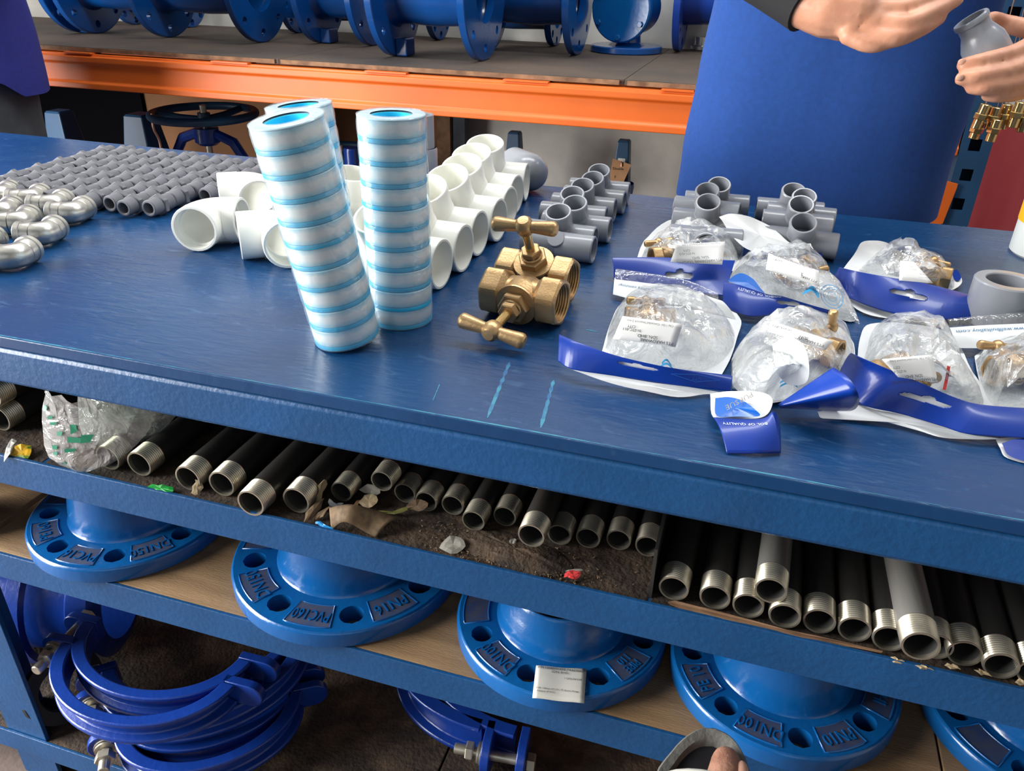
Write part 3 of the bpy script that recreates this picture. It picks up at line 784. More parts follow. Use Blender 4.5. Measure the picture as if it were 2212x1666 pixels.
# grey tees: one row left, two rows right
gt = None
def grey_tee(x, y, a, lab, grp, roll=0.0):
    global gt, gtree
    m = loc(x, y, T + 0.0178) @ rotz(radians(a)) @ rotx(radians(roll))
    if gt is None:
        gt = tee_proto('grey_tee', 0.0174, 0.0146, 0.0475, 0.041, 'grey_pvc'); gt.matrix_basis = m; gt['label'] = lab; gt['group'] = grp; gtree = kids(gt)
        return gt
    return dup(gt, m, lab, grp, gtree)
GA = 'grey plastic tees between white tees and packets'; GB = 'grey plastic tees in front of the blue shirt'; GC = 'grey plastic tees left of the lone right packet'
def tee_at(px, py, a, lean, lab, grp):
    "upright tee leaning towards the viewer, its open branch seen at this pixel"
    th_ = radians(lean); o_ = U(px, py, T + 0.0178 + 0.041 * cos(th_))
    return grey_tee(o_.x, o_.y + 0.041 * sin(th_), a, lab, grp, lean)
for i, (px, py, a, ln) in enumerate([(1207, 457, -3, 25), (1242, 438, -2, 25), (1235, 418, 2, 26), (1258, 400, 0, 26), (1281, 385, -2, 27), (1293, 368, 2, 27)]):
    tee_at(px, py, a, ln, '%s upright grey tee behind the brass valves, counted from the front' % ordinal(i + 1), GA)
o = grey_tee(-0.2290, 0.4215, -3, 'grey plastic tee lying with its branch turned to the table, behind the brass valves', GA, 180)
for ch in kids(o):
    if ch.name.startswith('branch') or ch.name.startswith('saddle'): bpy.data.objects.remove(ch)
b = MB(); b.lathe([(0.0, 0.0180), (0.0105, 0.0180), (0.0112, 0.0172), (0.0112, 0.010)], 28, frame((0, 0, 0), (0, 0.70, -0.71))); b.build('round_boss', 'grey_pvc', o)
for i, (px, py, a, ln) in enumerate([(1531, 436, -2, 30), (1530, 411, -4, 30), (1552, 398, 3, 30)]):
    tee_at(px, py, a, ln, '%s upright grey tee in the row behind the left rear packet' % ordinal(i + 1), GB)
grey_tee(-0.052, 0.512, 6, 'grey tee lying flat behind the left rear packet', GB, 84)
for i, (px, py, a, ln) in enumerate([(1738, 481, -3, 36), (1731, 441, 0, 32), (1739, 424, -2, 30), (1714, 411, 2, 28)]):
    tee_at(px, py, a, ln, '%s upright grey tee in the right row before the blue shirt' % ordinal(i + 1), GC)

# thick walled grey ring, grey cap, stacked grey couplings
t = thing('grey_bushing', 'thick walled grey plastic ring standing beside the right packets', 'pipe fitting', U(2150, 694))
b = MB(); b.lathe([(0.0325, 0.0), (0.0335, 0.001), (0.0335, 0.0465), (0.0322, 0.048), (0.0228, 0.048), (0.0218, 0.0468), (0.0215, 0.0), (0.0325, 0.0)], 48); b.build('ring', 'grey_pvc', t)
t = thing('grey_end_cap', 'grey plastic cap with rounded end lying at the back of the bench', 'pipe fitting', frame(U(1128, 366, T + 0.0315), (0.75, -0.65, 0)))
b = MB(); b.lathe([(0.0, 0.052), (0.011, 0.0505), (0.020, 0.046), (0.0265, 0.038), (0.030, 0.028), (0.031, 0.018), (0.031, -0.028), (0.0295, -0.030), (0.0275, -0.030), (0.0275, 0.0)], 36); b.build('shell', 'grey_pvc', t)
cpos = U(914, 388)
t = thing('grey_reducing_coupling', 'grey stepped plastic coupling standing behind the upright tape stack', 'pipe fitting', cpos)
b = MB(); b.lathe([(0.025, 0.0), (0.026, 0.001), (0.026, 0.052), (0.0245, 0.055)], 36); b.build('lower_socket', 'grey_pvc', t)
b = MB(); b.lathe([(0.0205, 0.054), (0.0215, 0.055), (0.0215, 0.108), (0.020, 0.109), (0.0178, 0.109), (0.0175, 0.06)], 36); b.build('upper_socket', 'grey_pvc', t)

# dark grey hexagon nipples laid out in nested columns
np_ = None; rn = random.Random(5)
NP = []
for cidx in range(11):
    x0 = -1.128 + 0.0335 * cidx; rk = 0
    for r in range(6):
        y0 = 0.372 + (0.010 if cidx % 2 else -0.004) + 0.0495 * r + rn.uniform(-.0015, .0015)
        x = x0 - 0.0015 * r + rn.uniform(-.001, .001)
        if x > -0.80 and y0 > 0.60: continue
        if cidx >= 10 and y0 < 0.46: continue
        rk += 1; NP.append((x, y0, 'dark grey hexagon nipple, %s from the front in the %s column from the left' % (ordinal(rk), ordinal(cidx + 1))))
for i, (x, y, nlab) in enumerate(NP):
    m = frame((x, y, T + 0.0146), (rn.uniform(-.03, .0), 1, 0), (1, 0, 0)) @ rotz(pi / 6)
    if np_ is None:
        np_ = thing('hex_nipple', nlab, 'pipe fitting', m, 'dark grey hexagon nipples laid out in an array')
        b = MB(); b.lathe([(0.0078, 0.02), (0.0078, 0.001), (0.0088, 0.0), (0.0108, 0.0), (0.0118, 0.0012), (0.0122, 0.021)], 20); b.build('front_barrel', 'grey_pvc_dark', np_)
        b = MB(); b.lathe([(0.0122, 0.026), (0.0118, 0.0455), (0.0106, 0.0465), (0.0078, 0.0465), (0.0078, 0.03)], 20); b.build('rear_barrel', 'grey_pvc_dark', np_)
        b = MB(); b.hexnut(0.0164, 0.0200, 0.0275, None, 0.06); b.build('hexagon', 'grey_pvc_dark', np_)
        npt = kids(np_)
    else: dup(np_, m, nlab, None, npt)

# silver galvanised elbows
se = None
SL = [(-0.897, 0.318, 'silver elbow at the right end of the rear group, next to the grey nipples'), (-0.951, 0.339, 'second silver elbow from the right in the rear group'),
      (-1.003, 0.352, 'third silver elbow from the right in the rear group'), (-1.058, 0.352, 'fourth silver elbow from the right in the rear group'),
      (-0.861, 0.231, 'silver elbow at the right end of the middle pair'), (-0.926, 0.259, 'second silver elbow of the middle group, its mouth open to the left'),
      (-0.985, 0.287, 'silver elbow at the left end of the middle group'), (-0.824, 0.150, 'silver elbow nearest the front, cut by the left edge'), (-0.895, 0.170, 'silver elbow beside the front one, almost out of view')]
for i, (x, y, lab) in enumerate(SL):
    a = radians(206 + rn.uniform(-9, 9))
    d = Vector((cos(a), sin(a), 0)); y_ = Vector((d.y, -d.x, 0)); z = d.cross(y_)
    m = Matrix(((d.x, y_.x, z.x, x), (d.y, y_.y, z.y, y), (0, 0, z.z, T + 0.0172), (0, 0, 0, 1)))
    if se is None:
        se = elbow_proto('silver_elbow', 0.0152, 0.0118, 0.033, 0.0145, 'galvanised', 0.001, 0.0075); se.matrix_basis = m; se['label'] = lab; se['group'] = 'galvanised elbows at the left'
        setree = kids(se)
    else: dup(se, m, lab, None, setree)

# ---- brass stop valves
def brass_valve(c, ax, st, bar, label, hc=0.078, scale=1.0, group='brass stop valves', mname='brass'):
    "c centre of the body, ax run axis, st spindle axis, bar direction of the handle bar"
    ax = Vector(ax).normalized(); st = Vector(st); st = (st - ax * st.dot(ax)).normalized()
    M0 = frame(c, st, ax) @ Matrix.Scale(scale, 4)
    t = thing('stop_valve', label, 'valve', M0, group)
    X = frame((0, 0, 0), (1, 0, 0), (0, 0, 1))
    b = MB(); b.lathe([(0.0, -0.0205), (0.012, -0.0195), (0.019, -0.013), (0.0225, -0.002), (0.0225, 0.006), (0.021, 0.014), (0.021, 0.019)], 32)
    b.lathe([(0.0175, -0.032), (0.019, -0.018), (0.0215, 0.0), (0.019, 0.018), (0.0175, 0.032)], 32, X)
    b.build('body', mname, t, ang=45)
    for s in (1, -1):
        Xs = frame((0, 0, 0), (s, 0, 0), (0, 0, 1)) @ rotz(pi / 6)
        e = MB(); r_ = 0.0272; z0, z1 = 0.0205, 0.0435; ri = 0.0198; n = 48
        def hexr(a, r): 
            k = (a % (pi / 3)) - pi / 6; return r * cos(pi / 6) / cos(k)
        rings = []
        for rr_, zz in ((0.94, z0), (1.0, z0 + 0.002), (1.0, z1 - 0.0025), (0.92, z1)):
            rings.append([(min(hexr(2 * pi * i / n, r_), r_ * 0.965) * rr_ * cos(2 * pi * i / n), min(hexr(2 * pi * i / n, r_), r_ * 0.965) * rr_ * sin(2 * pi * i / n), zz) for i in range(n)])
        rings.insert(0, [(0.017 * cos(2 * pi * i / n), 0.017 * sin(2 * pi * i / n), z0 - 0.006) for i in range(n)])
        for rr_, zz in ((ri + 0.001, z1), (ri, z1 - 0.001)):
            rings.append([(rr_ * cos(2 * pi * i / n), rr_ * sin(2 * pi * i / n), zz) for i in range(n)])
        z = z1 - 0.001
        for k in range(6):
            for rr_ in (ri + 0.0009, ri - 0.0006):
                z -= 0.0014; rings.append([(rr_ * cos(2 * pi * i / n), rr_ * sin(2 * pi * i / n), z) for i in range(n)])
        rings.append([(0.0001 * cos(2 * pi * i / n), 0.0001 * sin(2 * pi * i / n), z - 0.001) for i in range(n)])
        e.grid(rings, True); e2 = MB(); e2.join(e, Xs); e2.build('hexagon_end', mname, t, ang=28)
    b = MB(); b.lathe([(0.0185, 0.018), (0.0225, 0.019), (0.0230, 0.0205), (0.0225, 0.0225), (0.014, 0.0235)], 36); b.build('bonnet_flange', mname, t)
    b = MB(); b.hexnut(0.0168, 0.0225, 0.032, None, 0.08); b.build('bonnet_hexagon', mname, t, smooth=False)
    b = MB(); b.lathe([(0.0115, 0.0318), (0.0118, 0.0335), (0.0105, 0.035)], 28); b.hexnut(0.0112, 0.0345, 0.043, None, 0.10); b.build('gland_nut', mname, t, ang=25)
    b = MB(); b.lathe([(0.0052, 0.042), (0.0052, hc - 0.004)], 20); b.build('spindle', 'brass_bright', t)
    bar = Vector(bar); iv = M0.to_3x3().inverted(); bl = (iv @ bar); bl.z = 0; bl.normalize()
    H = frame((0, 0, hc), bl, (0, 0, 1)); h = MB()
    ln = 0.0365
    prof = [(0.0, -ln), (0.0055, -ln + 0.0006), (0.0078, -ln + 0.003), (0.0082, -ln + 0.0055), (0.0062, -0.009), (0.0062, 0.009), (0.0082, ln - 0.0055), (0.0078, ln - 0.003), (0.0055, ln - 0.0006), (0.0, ln)]
    h.lathe(prof, 20, H); h.lathe([(0.0, 0.0100), (0.0058, 0.0096), (0.0088, 0.0066), (0.0104, 0.0), (0.0090, -0.0065), (0.0065, -0.0095), (0.0, -0.010)], 20, loc(0, 0, hc))
    h.build('handle', mname, t, ang=40)
    return t
cA = Vector((-0.2145, 0.2195, T + 0.0265))
hA = onray(cA, 1052, 712, 0.078)
hA.z = max(hA.z, T + 0.016)
eA1, eA2 = U(988, 690, hA.z + 0.004), U(1122, 738, hA.z - 0.006)
brass_valve(cA, (0.99, -0.13, 0), hA - cA, eA2 - eA1, 'front brass stop valve, its handle pointing towards the viewer')
cB = Vector((-0.2190, 0.2850, T + 0.0265))
hB = onray(cB, 1110, 487, 0.078)
brass_valve(cB, (0.985, -0.12, 0), hB - cB, U(1180, 492, hB.z) - U(1042, 475, hB.z), 'rear brass stop valve with its handle standing up')

# ---- yellow and white bottle cut by the right edge
bc = U(2281, 553)
t = thing('striped_canister', 'white canister with a yellow label and purple lines at the right edge', 'bottle', bc)
b = MB(); b.lathe([(0.0, 0.0), (0.054, 0.0), (0.057, 0.003), (0.057, 0.235), (0.045, 0.252), (0.02, 0.256), (0, 0.256)], 40); b.build('body', 'bottle_white', t)
b = MB(); b.lathe([(0.0573, 0.044), (0.0577, 0.0442), (0.0577, 0.228), (0.0573, 0.2282)], 40); b.build('label_wrap', 'yellow_label', t)
for k in range(5):
    z = 0.074 + 0.034 * k
    b = MB(); b.tube([(0.0579 * cos(a), 0.0579 * sin(a), z + 0.006 * cos(a - 3.6)) for a in [2 * pi * i / 48 for i in range(48)]], 0.0009, 5, closed=True); b.build('purple_line', 'purple_ink', t)

# ================================================================ packets: clear pouches on white film with a blue header card
from mathutils import noise as mnoise
def film_crumpled(name, wmin, wmax, sc):
    m = film(name, (0.97, 0.98, 0.985), 0.22, 0.10, 0.2, 1.0, 42)
    nt = m.node_tree; L = nt.links
    mix = [n for n in nt.nodes if n.type == 'MIX_SHADER' and any(l.from_node.type == 'BSDF_TRANSPARENT' for i in n.inputs for l in i.links)][0]
    tc = nt.nodes.new('ShaderNodeTexCoord'); n2 = nt.nodes.new('ShaderNodeTexNoise'); n2.inputs['Scale'].default_value = sc; n2.inputs['Detail'].default_value = 5; n2.inputs['Distortion'].default_value = 1.5
    L.new(tc.outputs['Object'], n2.inputs['Vector'])
    mr = nt.nodes.new('ShaderNodeMapRange'); mr.inputs['From Min'].default_value = 0.38; mr.inputs['From Max'].default_value = 0.68; mr.inputs['To Min'].default_value = wmin; mr.inputs['To Max'].default_value = wmax
    L.new(n2.outputs['Fac'], mr.inputs['Value']); L.new(mr.outputs['Result'], mix.inputs[0])
    return m
film_crumpled('film_pouch', 0.12, 0.80, 22)

class Ribbon:
    "surface between two smooth edges; edges are (px, py, height above the bench)"
    def __init__(s, top, bot, sag=0.0, N=40):
        f = lambda e: s._resample(catmull([U(x, y, T + h) for x, y, h in e], 12), N)
        s.N = N; s.a = f(top); s.b = f(bot); s.sag = sag
    def _resample(s, pts, N):
        d = [0]
        for i in range(1, len(pts)): d.append(d[-1] + (pts[i] - pts[i - 1]).length)
        out = []; j = 0
        for k in range(N + 1):
            t = d[-1] * k / N
            while j < len(d) - 2 and d[j + 1] < t: j += 1
            w_ = 0 if d[j + 1] == d[j] else (t - d[j]) / (d[j + 1] - d[j])
            out.append(pts[j].lerp(pts[j + 1], min(1, max(0, w_))))
        return out
    def at(s, u, v):
        x = min(max(u, 0), 1) * s.N; i = min(int(x), s.N - 1); f = x - i
        A = s.a[i].lerp(s.a[i + 1], f); B = s.b[i].lerp(s.b[i + 1], f)
        p = A.lerp(B, v)
        if s.sag: p = p + Vector((0, 0, s.sag * 4 * v * (1 - v)))
        return p
    def nrm(s, u, v):
        e = 0.01
        n = (s.at(u + e, v) - s.at(u - e, v)).cross(s.at(u, v + e) - s.at(u, v - e)).normalized()
        return n if n.z > 0 else -n
    def mesh(s, nu, nv, hole=None):
        b = MB(); P = [[s.at(i / nu, j / nv) for i in range(nu + 1)] for j in range(nv + 1)]
        vs = [p for r in P for p in r]; fs = []
        for j in range(nv):
            for i in range(nu):
                if hole and hole((i + .5) / nu, (j + .5) / nv): continue
                k = j * (nu + 1) + i; fs.append((k, k + 1, k + nu + 2, k + nu + 1))
        return b.add(vs, fs)
    def text(s, txt, uc, vc, hv, flip=True, lift=0.0004, squeeze=1.0):
        "lettering bent onto the ribbon; hv is its height in v; flip turns it upside down"
        tb = text_mb(txt, 1.0, 0.0); b = MB()
        Lu = (s.at(1, .5) - s.at(0, .5)).length; Lv = (s.at(.5, 1) - s.at(.5, 0)).length; k = hv * Lv / Lu * squeeze
        vs = []
        for x, y, _ in tb.v:
            if flip: u, v = uc - x * k, vc + y * hv
            else: u, v = uc + x * k, vc - y * hv
            vs.append(s.at(u, v) + s.nrm(u, v) * lift)
        return b.add(vs, tb.f)
def euro_slot(uc, vc, hu, hv, tilt=0.0):
    "hang hole: a long rounded slot with a bump in the middle"
    def f(u, v):
        x = (u - uc) / hu; y = (v - vc) / hv + tilt * x
        if abs(x) < 0.82 and abs(y) < 0.42: return True
        if (abs(x) - 0.82) ** 2 * 14 + (y / 0.42) ** 2 < 1 and abs(x) >= 0.82: return True
        return (x / 0.30) ** 2 + ((y + 0.35) / 0.65) ** 2 < 1
    return f
def sheet(pts, n=5, lift=0.0, wob=0.0012, rings=7):
    "thin film sheet filling a smooth closed outline of (px, py, h)"
    P = [U(x, y, T + h + lift) for x, y, h in pts]
    loop = catmull(P + [P[0]], n)[:-1]; c = Vector((0, 0, 0))
    for p in loop: c += p
    c /= len(loop); b = MB(); N = len(loop); rows = []
    for r in range(rings, 0, -1):
        t = r / rings; row = []
        for p in loop:
            q = c.lerp(p, t); q.z += wob * mnoise.noise(q * 55); row.append(q)
        rows.append(row)
    rows.append([c] * N)
    b.grid(rows, True); return b
def pouch(center, outline, seed, crumple=0.0052, n=6, rings=12, power=0.75):
    "bulging clear pouch over its contents"
    c = U(center[0], center[1], T + center[2]); base = [U(x, y, T + 0.0035) for x, y in outline]
    loop = catmull(base + [base[0]], n)[:-1]; cb = Vector((c.x, c.y, T)); N = len(loop); b = MB(); rows = []
    off = Vector((seed * 3.1, seed * 1.7, 0))
    for r in range(rings + 1):
        t = r / rings; row = []
        hgt = max(0.0, 1 - t ** 2.2) ** power
        for k, p in enumerate(loop):
            q = cb.lerp(Vector((p.x, p.y, T)), t); e = min(1.0, 4 * (1 - t) + 0.12)
            nz = mnoise.noise((q + off) * 70) + 0.6 * abs(mnoise.noise((q + off) * 150)) * 1.4
            q.z = T + 0.003 + (c.z - T - 0.003) * 0.86 * hgt * (0.84 + 0.36 * mnoise.noise((q + off) * 26)) + crumple * nz * e
            q.z = max(q.z, T + 0.0022)
            row.append(q)
        rows.append(row)
    b.grid(rows, True)
    def top(px, py):
        # height of the pouch over a pixel: fixed point on the dome
        h = center[2]
        for _ in range(12):
            q = U(px, py, T + h); d = (Vector((q.x, q.y)) - Vector((cb.x, cb.y))).length
            rmax = max(((p.x - cb.x) ** 2 + (p.y - cb.y) ** 2) ** .5 for p in loop); t = min(1, d / (rmax * 0.95))
            h = 0.5 * h + 0.5 * ((center[2]) * max(0.0, 1 - t ** 2.2) ** power)
        return h
    return b, top
PG = 'valve packets with blue header cards'
def packet(label, at, header=None, slot=None, words=(), pch=None, seed=1, sheets=(), sticker=None, valve=None, vlabel='', extra=None):
    t = thing('valve_packet', label, 'packet', U(*at), PG)
    for s_ in sheets:
        sheet(s_[1], lift=0.0).build(s_[0], s_[2], t, world=True, ang=50)
    top = None
    if pch:
        b, top = pouch(pch[0], pch[1], seed); b.build('pouch', 'film_pouch', t, world=True, ang=24)
    if header:
        R_ = Ribbon(header[0], header[1], header[2] if len(header) > 2 else 0.0)
        R_.mesh(150, 36, slot).build('header_card', 'card_blue', t, world=True, ang=60, solid=0.0005)
        Rk = Ribbon([(x, y, h - .0016) for x, y, h in header[0]], [(x, y, max(.0006, h - .0016)) for x, y, h in header[1]], header[2] if len(header) > 2 else 0.0)
        bk = Rk.mesh(40, 8); bk.build('header_backing', 'bag_white', t, world=True, ang=60)
        for w_, uc, vc, hv, m_ in words:
            tb = R_.text(w_, uc, vc, hv, lift=0.0007); tb.build('header_lettering', m_, t, world=True, smooth=False)
        t_hdr = R_
    if sticker:
        q4, hh, lines = sticker
        Q = [U(x, y, T + h) for (x, y), h in zip(q4, hh)]
        b = MB(); b.grid(quad_patch(Q, 8, 5, 0.002)); s_ = b.build('paper_sticker', 'sticker', t, world=True, solid=0.0003)
        # upside-down print: origin at the top right corner as seen here
        qq = [Q[2], Q[3], Q[0], Q[1]]
        on_quad(qq, lines, t, 'ink_black', 0.0032, 'print')
    if extra: extra(t)
    if valve:
        (px, py, h), sc, ax, st, bar = valve
        c = U(px, py, T + h)
        brass_valve(Vector((c.x, c.y, T + 0.0175)), (ax[0], ax[1], 0), (st[0], st[1], 0.12), bar, vlabel, 0.060, sc * 0.86, 'brass valves inside the packets')
    return t
STK = [('PTS HARDWARE TRADING', .50, .86, .075), ('SDN. BHD.', .5, .70, .075), ('IV-STC-013', .78, .50, .065), ('CITY', .80, .36, .065), ('City 1/2in  Concealed Stopcock 2-way', .52, .13, .050)]

# rear left packet
packet('rear left packet, its blue header card flat towards the viewer under a clear flap', (1470, 560),
       header=([(1322, 557, .024), (1420, 556, .028), (1500, 560, .030), (1588, 563, .026)], [(1325, 604, .004), (1400, 616, .004), (1480, 630, .006), (1566, 640, .008)], .003),
       slot=euro_slot(0.57, 0.62, 0.11, 0.20, 0.1), pch=((1490, 520, .05), [(1384, 558), (1402, 522), (1450, 492), (1530, 478), (1588, 498), (1600, 545), (1575, 575), (1480, 580), (1420, 575)]), seed=1,
       sheets=[('back_sheet', [(1375, 560, .003), (1392, 520, .006), (1436, 480, .010), (1470, 476, .010), (1500, 500, .006), (1560, 482, .014), (1602, 500, .010), (1605, 545, .004), (1585, 585, .003), (1480, 600, .002), (1400, 590, .002)], 'bag_white')],
       sticker=([(1462, 528), (1566, 522), (1560, 572), (1448, 566)], (.055, .05, .034, .036), STK),
       valve=((1445, 540, .026), 0.62, (.8, .5, 0), (-.5, .2, .7), (.3, .8, .2)), vlabel='brass valve inside the rear left packet')
# rear middle packet
def ex2(t):
    sheet([(1572, 607, .022), (1588, 594, .026), (1606, 591, .028), (1628, 604, .027), (1642, 622, .024), (1650, 634, .022), (1612, 622, .021)], rings=3, wob=0).build('light_blue_arc', 'card_blue_light', t, world=True)
    sheet([(1733, 537, .012), (1773, 546, .012), (1771, 566, .010), (1752, 556, .010)], rings=3, wob=0).build('blue_corner', 'card_blue', t, world=True)
    # round stamp and wave mark printed on the film
    for k, (r0, r1) in enumerate(((.0125, .0118), (.0092, .0086), (.0052, .0047))):
        b = MB(); c = U(1797, 641, T + 0.030); ex = (U(1815, 646, T + .03) - c).normalized(); ey = (U(1797, 655, T + .024) - c).normalized()
        vs = []; 
        for i in range(28):
            a = 2 * pi * i / 28
            vs += [c + ex * (r0 * cos(a)) + ey * (r0 * sin(a)), c + ex * (r1 * cos(a)) + ey * (r1 * sin(a))]
        b.add(vs, [(2 * i, 2 * i + 1, (2 * i + 3) % 56, (2 * i + 2) % 56) for i in range(28)]); b.build('round_stamp_ring', 'ink_cyan', t, world=True, smooth=False)
    for k in range(3):
        Rb = Ribbon([(1733 + 4 * k, 634 - 5 * k, .034), (1752 + 2 * k, 624 - 3 * k, .036), (1770, 640 - 3 * k, .032)], [(1734 + 4 * k, 637 - 5 * k, .034), (1754 + 2 * k, 629 - 3 * k, .036), (1768, 645 - 3 * k, .032)])
        Rb.mesh(12, 1).build('wave_mark', 'ink_cyan', t, world=True)
    sheet([(1800, 612, .03), (1826, 640, .02), (1848, 675, .012), (1856, 700, .008), (1835, 690, .006), (1806, 668, .012)], rings=3).build('film_tail', 'film_clear', t, world=True)
packet('rear middle packet with a slanting sticker, its header reading SYMBOL OF QUALITY', (1680, 620),
       header=([(1563, 609, .022), (1600, 617, .026), (1657, 636, .024), (1688, 640, .022), (1735, 655, .018), (1800, 678, .010)], [(1560, 659, .006), (1596, 677, .007), (1630, 684, .008), (1696, 676, .010), (1760, 680, .008), (1808, 684, .006)], .004),
       slot=euro_slot(0.66, 0.60, 0.135, 0.24, -0.2), words=[('SYMBOL OF QUALITY', .36, .22, .20, 'ink_white')],
       pch=((1705, 578, .058), [(1572, 604), (1600, 562), (1650, 540), (1720, 530), (1772, 556), (1802, 606), (1838, 655), (1850, 690), (1785, 676), (1700, 648), (1630, 630)]), seed=2,
       sheets=[('back_sheet', [(1566, 620, .003), (1600, 560, .004), (1650, 538, .006), (1730, 540, .006), (1790, 590, .004), (1840, 660, .003), (1845, 694, .002), (1780, 680, .003), (1690, 655, .003)], 'bag_white'),
               ('printed_flap', [(1553, 468, .040), (1580, 462, .044), (1630, 472, .040), (1668, 492, .034), (1700, 520, .026), (1740, 545, .016), (1690, 552, .010), (1630, 545, .014), (1590, 520, .026)], 'bag_white')],
       sticker=([(1660, 547), (1769, 585), (1770, 619), (1654, 582)], (.060, .052, .040, .050), STK),
       valve=((1722, 560, .028), 0.62, (.7, .6, .1), (.5, -.3, .7), (.5, .6, 0)), vlabel='brass valve inside the rear middle packet', extra=ex2)
# rear right packet
def ex3(t):
    sheet([(2052, 585, .010), (2068, 584, .012), (2076, 601, .010), (2064, 606, .008)], rings=3, wob=0).build('blue_corner', 'card_blue', t, world=True)
    sheet([(1916, 529, .03), (1935, 518, .04), (1948, 511, .046), (1944, 515, .044), (1925, 527, .034)], rings=2, wob=0).build('film_spike', 'film_clear', t, world=True)
packet('rear right packet standing apart, with a long plain blue header card', (1960, 610),
       header=([(1813, 578, .034), (1870, 590, .036), (1940, 603, .034), (2000, 613, .030), (2053, 626, .026), (2110, 642, .020), (2156, 657, .014)], [(1798, 611, .010), (1829, 640, .009), (1878, 662, .009), (1946, 681, .008), (2010, 690, .008), (2080, 690, .006), (2146, 690, .004)], .004),
       slot=euro_slot(0.485, 0.50, 0.095, 0.16, -0.1),
       pch=((1962, 566, .056), [(1850, 588), (1880, 560), (1912, 535), (1962, 532), (1988, 552), (2032, 560), (2048, 580), (2062, 622), (2010, 622), (1930, 612)]), seed=3,
       sheets=[('back_sheet', [(1815, 590, .006), (1848, 545, .014), (1862, 523, .022), (1890, 520, .024), (1920, 526, .022), (1950, 545, .008), (2030, 575, .006), (2078, 602, .008), (2052, 628, .004), (1960, 640, .003), (1880, 630, .003)], 'bag_white'),
               ('lower_sheet', [(1826, 640, .006), (1862, 655, .006), (1945, 680, .005), (1930, 688, .003), (1878, 680, .003), (1845, 664, .003)], 'bag_white')],
       sticker=([(1945, 563), (1975, 566), (2015, 612), (1942, 606)], (.058, .056, .040, .040), STK),
       valve=((2012, 580, .026), 0.62, (.9, -.2, .1), (.1, .4, .9), (.7, .3, 0)), vlabel='brass valve inside the rear right packet', extra=ex3)
# front left packet
def ex4(t):
    Rb = Ribbon([(1331, 580, .020), (1400, 590, .024), (1480, 604, .026), (1548, 632, .022)], [(1327, 603, .014), (1400, 612, .016), (1480, 624, .018), (1552, 648, .018)], .003)
    Rb.mesh(30, 6).build('clear_flap', 'film_clear', t, world=True)
    Rw = Ribbon([(1327, 603, .014), (1400, 612, .016), (1480, 624, .018), (1560, 650, .018)], [(1324, 636, .006), (1390, 652, .006), (1480, 660, .008), (1590, 690, .006)], .002)
    Rw.mesh(30, 8).build('white_flap', 'bag_white', t, world=True)
    Rw.text('http://www.wellbuiltalloy.com/my/', .36, .42, .20, lift=0.0006).build('web_address', 'ink_blue', t, world=True, smooth=False)
    sheet([(1236, 799, .009), (1300, 808, .009), (1400, 825, .008), (1470, 834, .008), (1560, 849, .005), (1520, 852, .003), (1464, 858, .002), (1380, 842, .003), (1312, 826, .004)], rings=3, wob=0.0004).build('lower_sheet', 'bag_white', t, world=True)
    Rb = Ribbon([(1208, 724, .030), (1290, 755, .030), (1460, 798, .026), (1582, 814, .014)], [(1206, 782, .012), (1260, 806, .012), (1440, 830, .011), (1578, 848, .006)], .004)
    # thin printed diamond mark with the word CITY
    for a, c_ in (((.66, .62), (.80, .42)), ((.80, .42), (.93, .62)), ((.93, .62), (.80, .82)), ((.80, .82), (.66, .62))):
        b = MB(); pts = [Rb.at(a[0] + (c_[0] - a[0]) * i / 4, a[1] + (c_[1] - a[1]) * i / 4) + Vector((0, 0, .0008)) for i in range(5)]
        b.tube(pts, 0.0002, 4); b.build('diamond_mark_line', 'card_blue_light', t, world=True)
    Rb.text('CITY', .80, .63, .22, lift=0.0008).build('header_lettering', 'card_blue_light', t, world=True, smooth=False)
    for k in range(2):
        Rb2 = Ribbon([(1424 + 5 * k, 792 - 9 * k, .017), (1440, 783 - 8 * k, .019), (1456 - 5 * k, 797 - 8 * k, .016)], [(1425 + 5 * k, 797 - 9 * k, .017), (1440, 788 - 8 * k, .019), (1455 - 5 * k, 801 - 8 * k, .016)])
        Rb2.mesh(10, 1).build('wave_mark', 'ink_cyan', t, world=True)
packet('front left packet with a wide sticker and the lowest blue header card', (1440, 740),
       header=([(1208, 723, .030), (1255, 742, .032), (1330, 768, .030), (1450, 795, .026), (1582, 812, .014)], [(1205, 780, .012), (1237, 798, .012), (1333, 813, .011), (1466, 833, .010), (1578, 846, .006)], .004),
       slot=euro_slot(0.485, 0.50, 0.098, 0.17, 0.0),
       pch=((1440, 695, .056), [(1308, 752), (1320, 695), (1355, 640), (1420, 618), (1500, 632), (1560, 680), (1588, 725), (1565, 775), (1500, 805), (1400, 800), (1335, 785)]), seed=4,
       sheets=[('back_sheet', [(1300, 760, .003), (1318, 700, .004), (1345, 655, .006), (1420, 640, .006), (1540, 650, .006), (1598, 685, .006), (1592, 730, .004), (1570, 790, .003), (1530, 830, .003), (1420, 815, .003), (1330, 790, .003)], 'bag_white')],
       sticker=([(1345, 683), (1475, 700), (1459, 750), (1324, 732)], (.064, .064, .044, .046), STK),
       valve=((1405, 668, .030), 0.66, (.9, .25, 0), (-.2, .5, .8), (.8, .3, 0)), vlabel='brass valve inside the front left packet', extra=ex4)
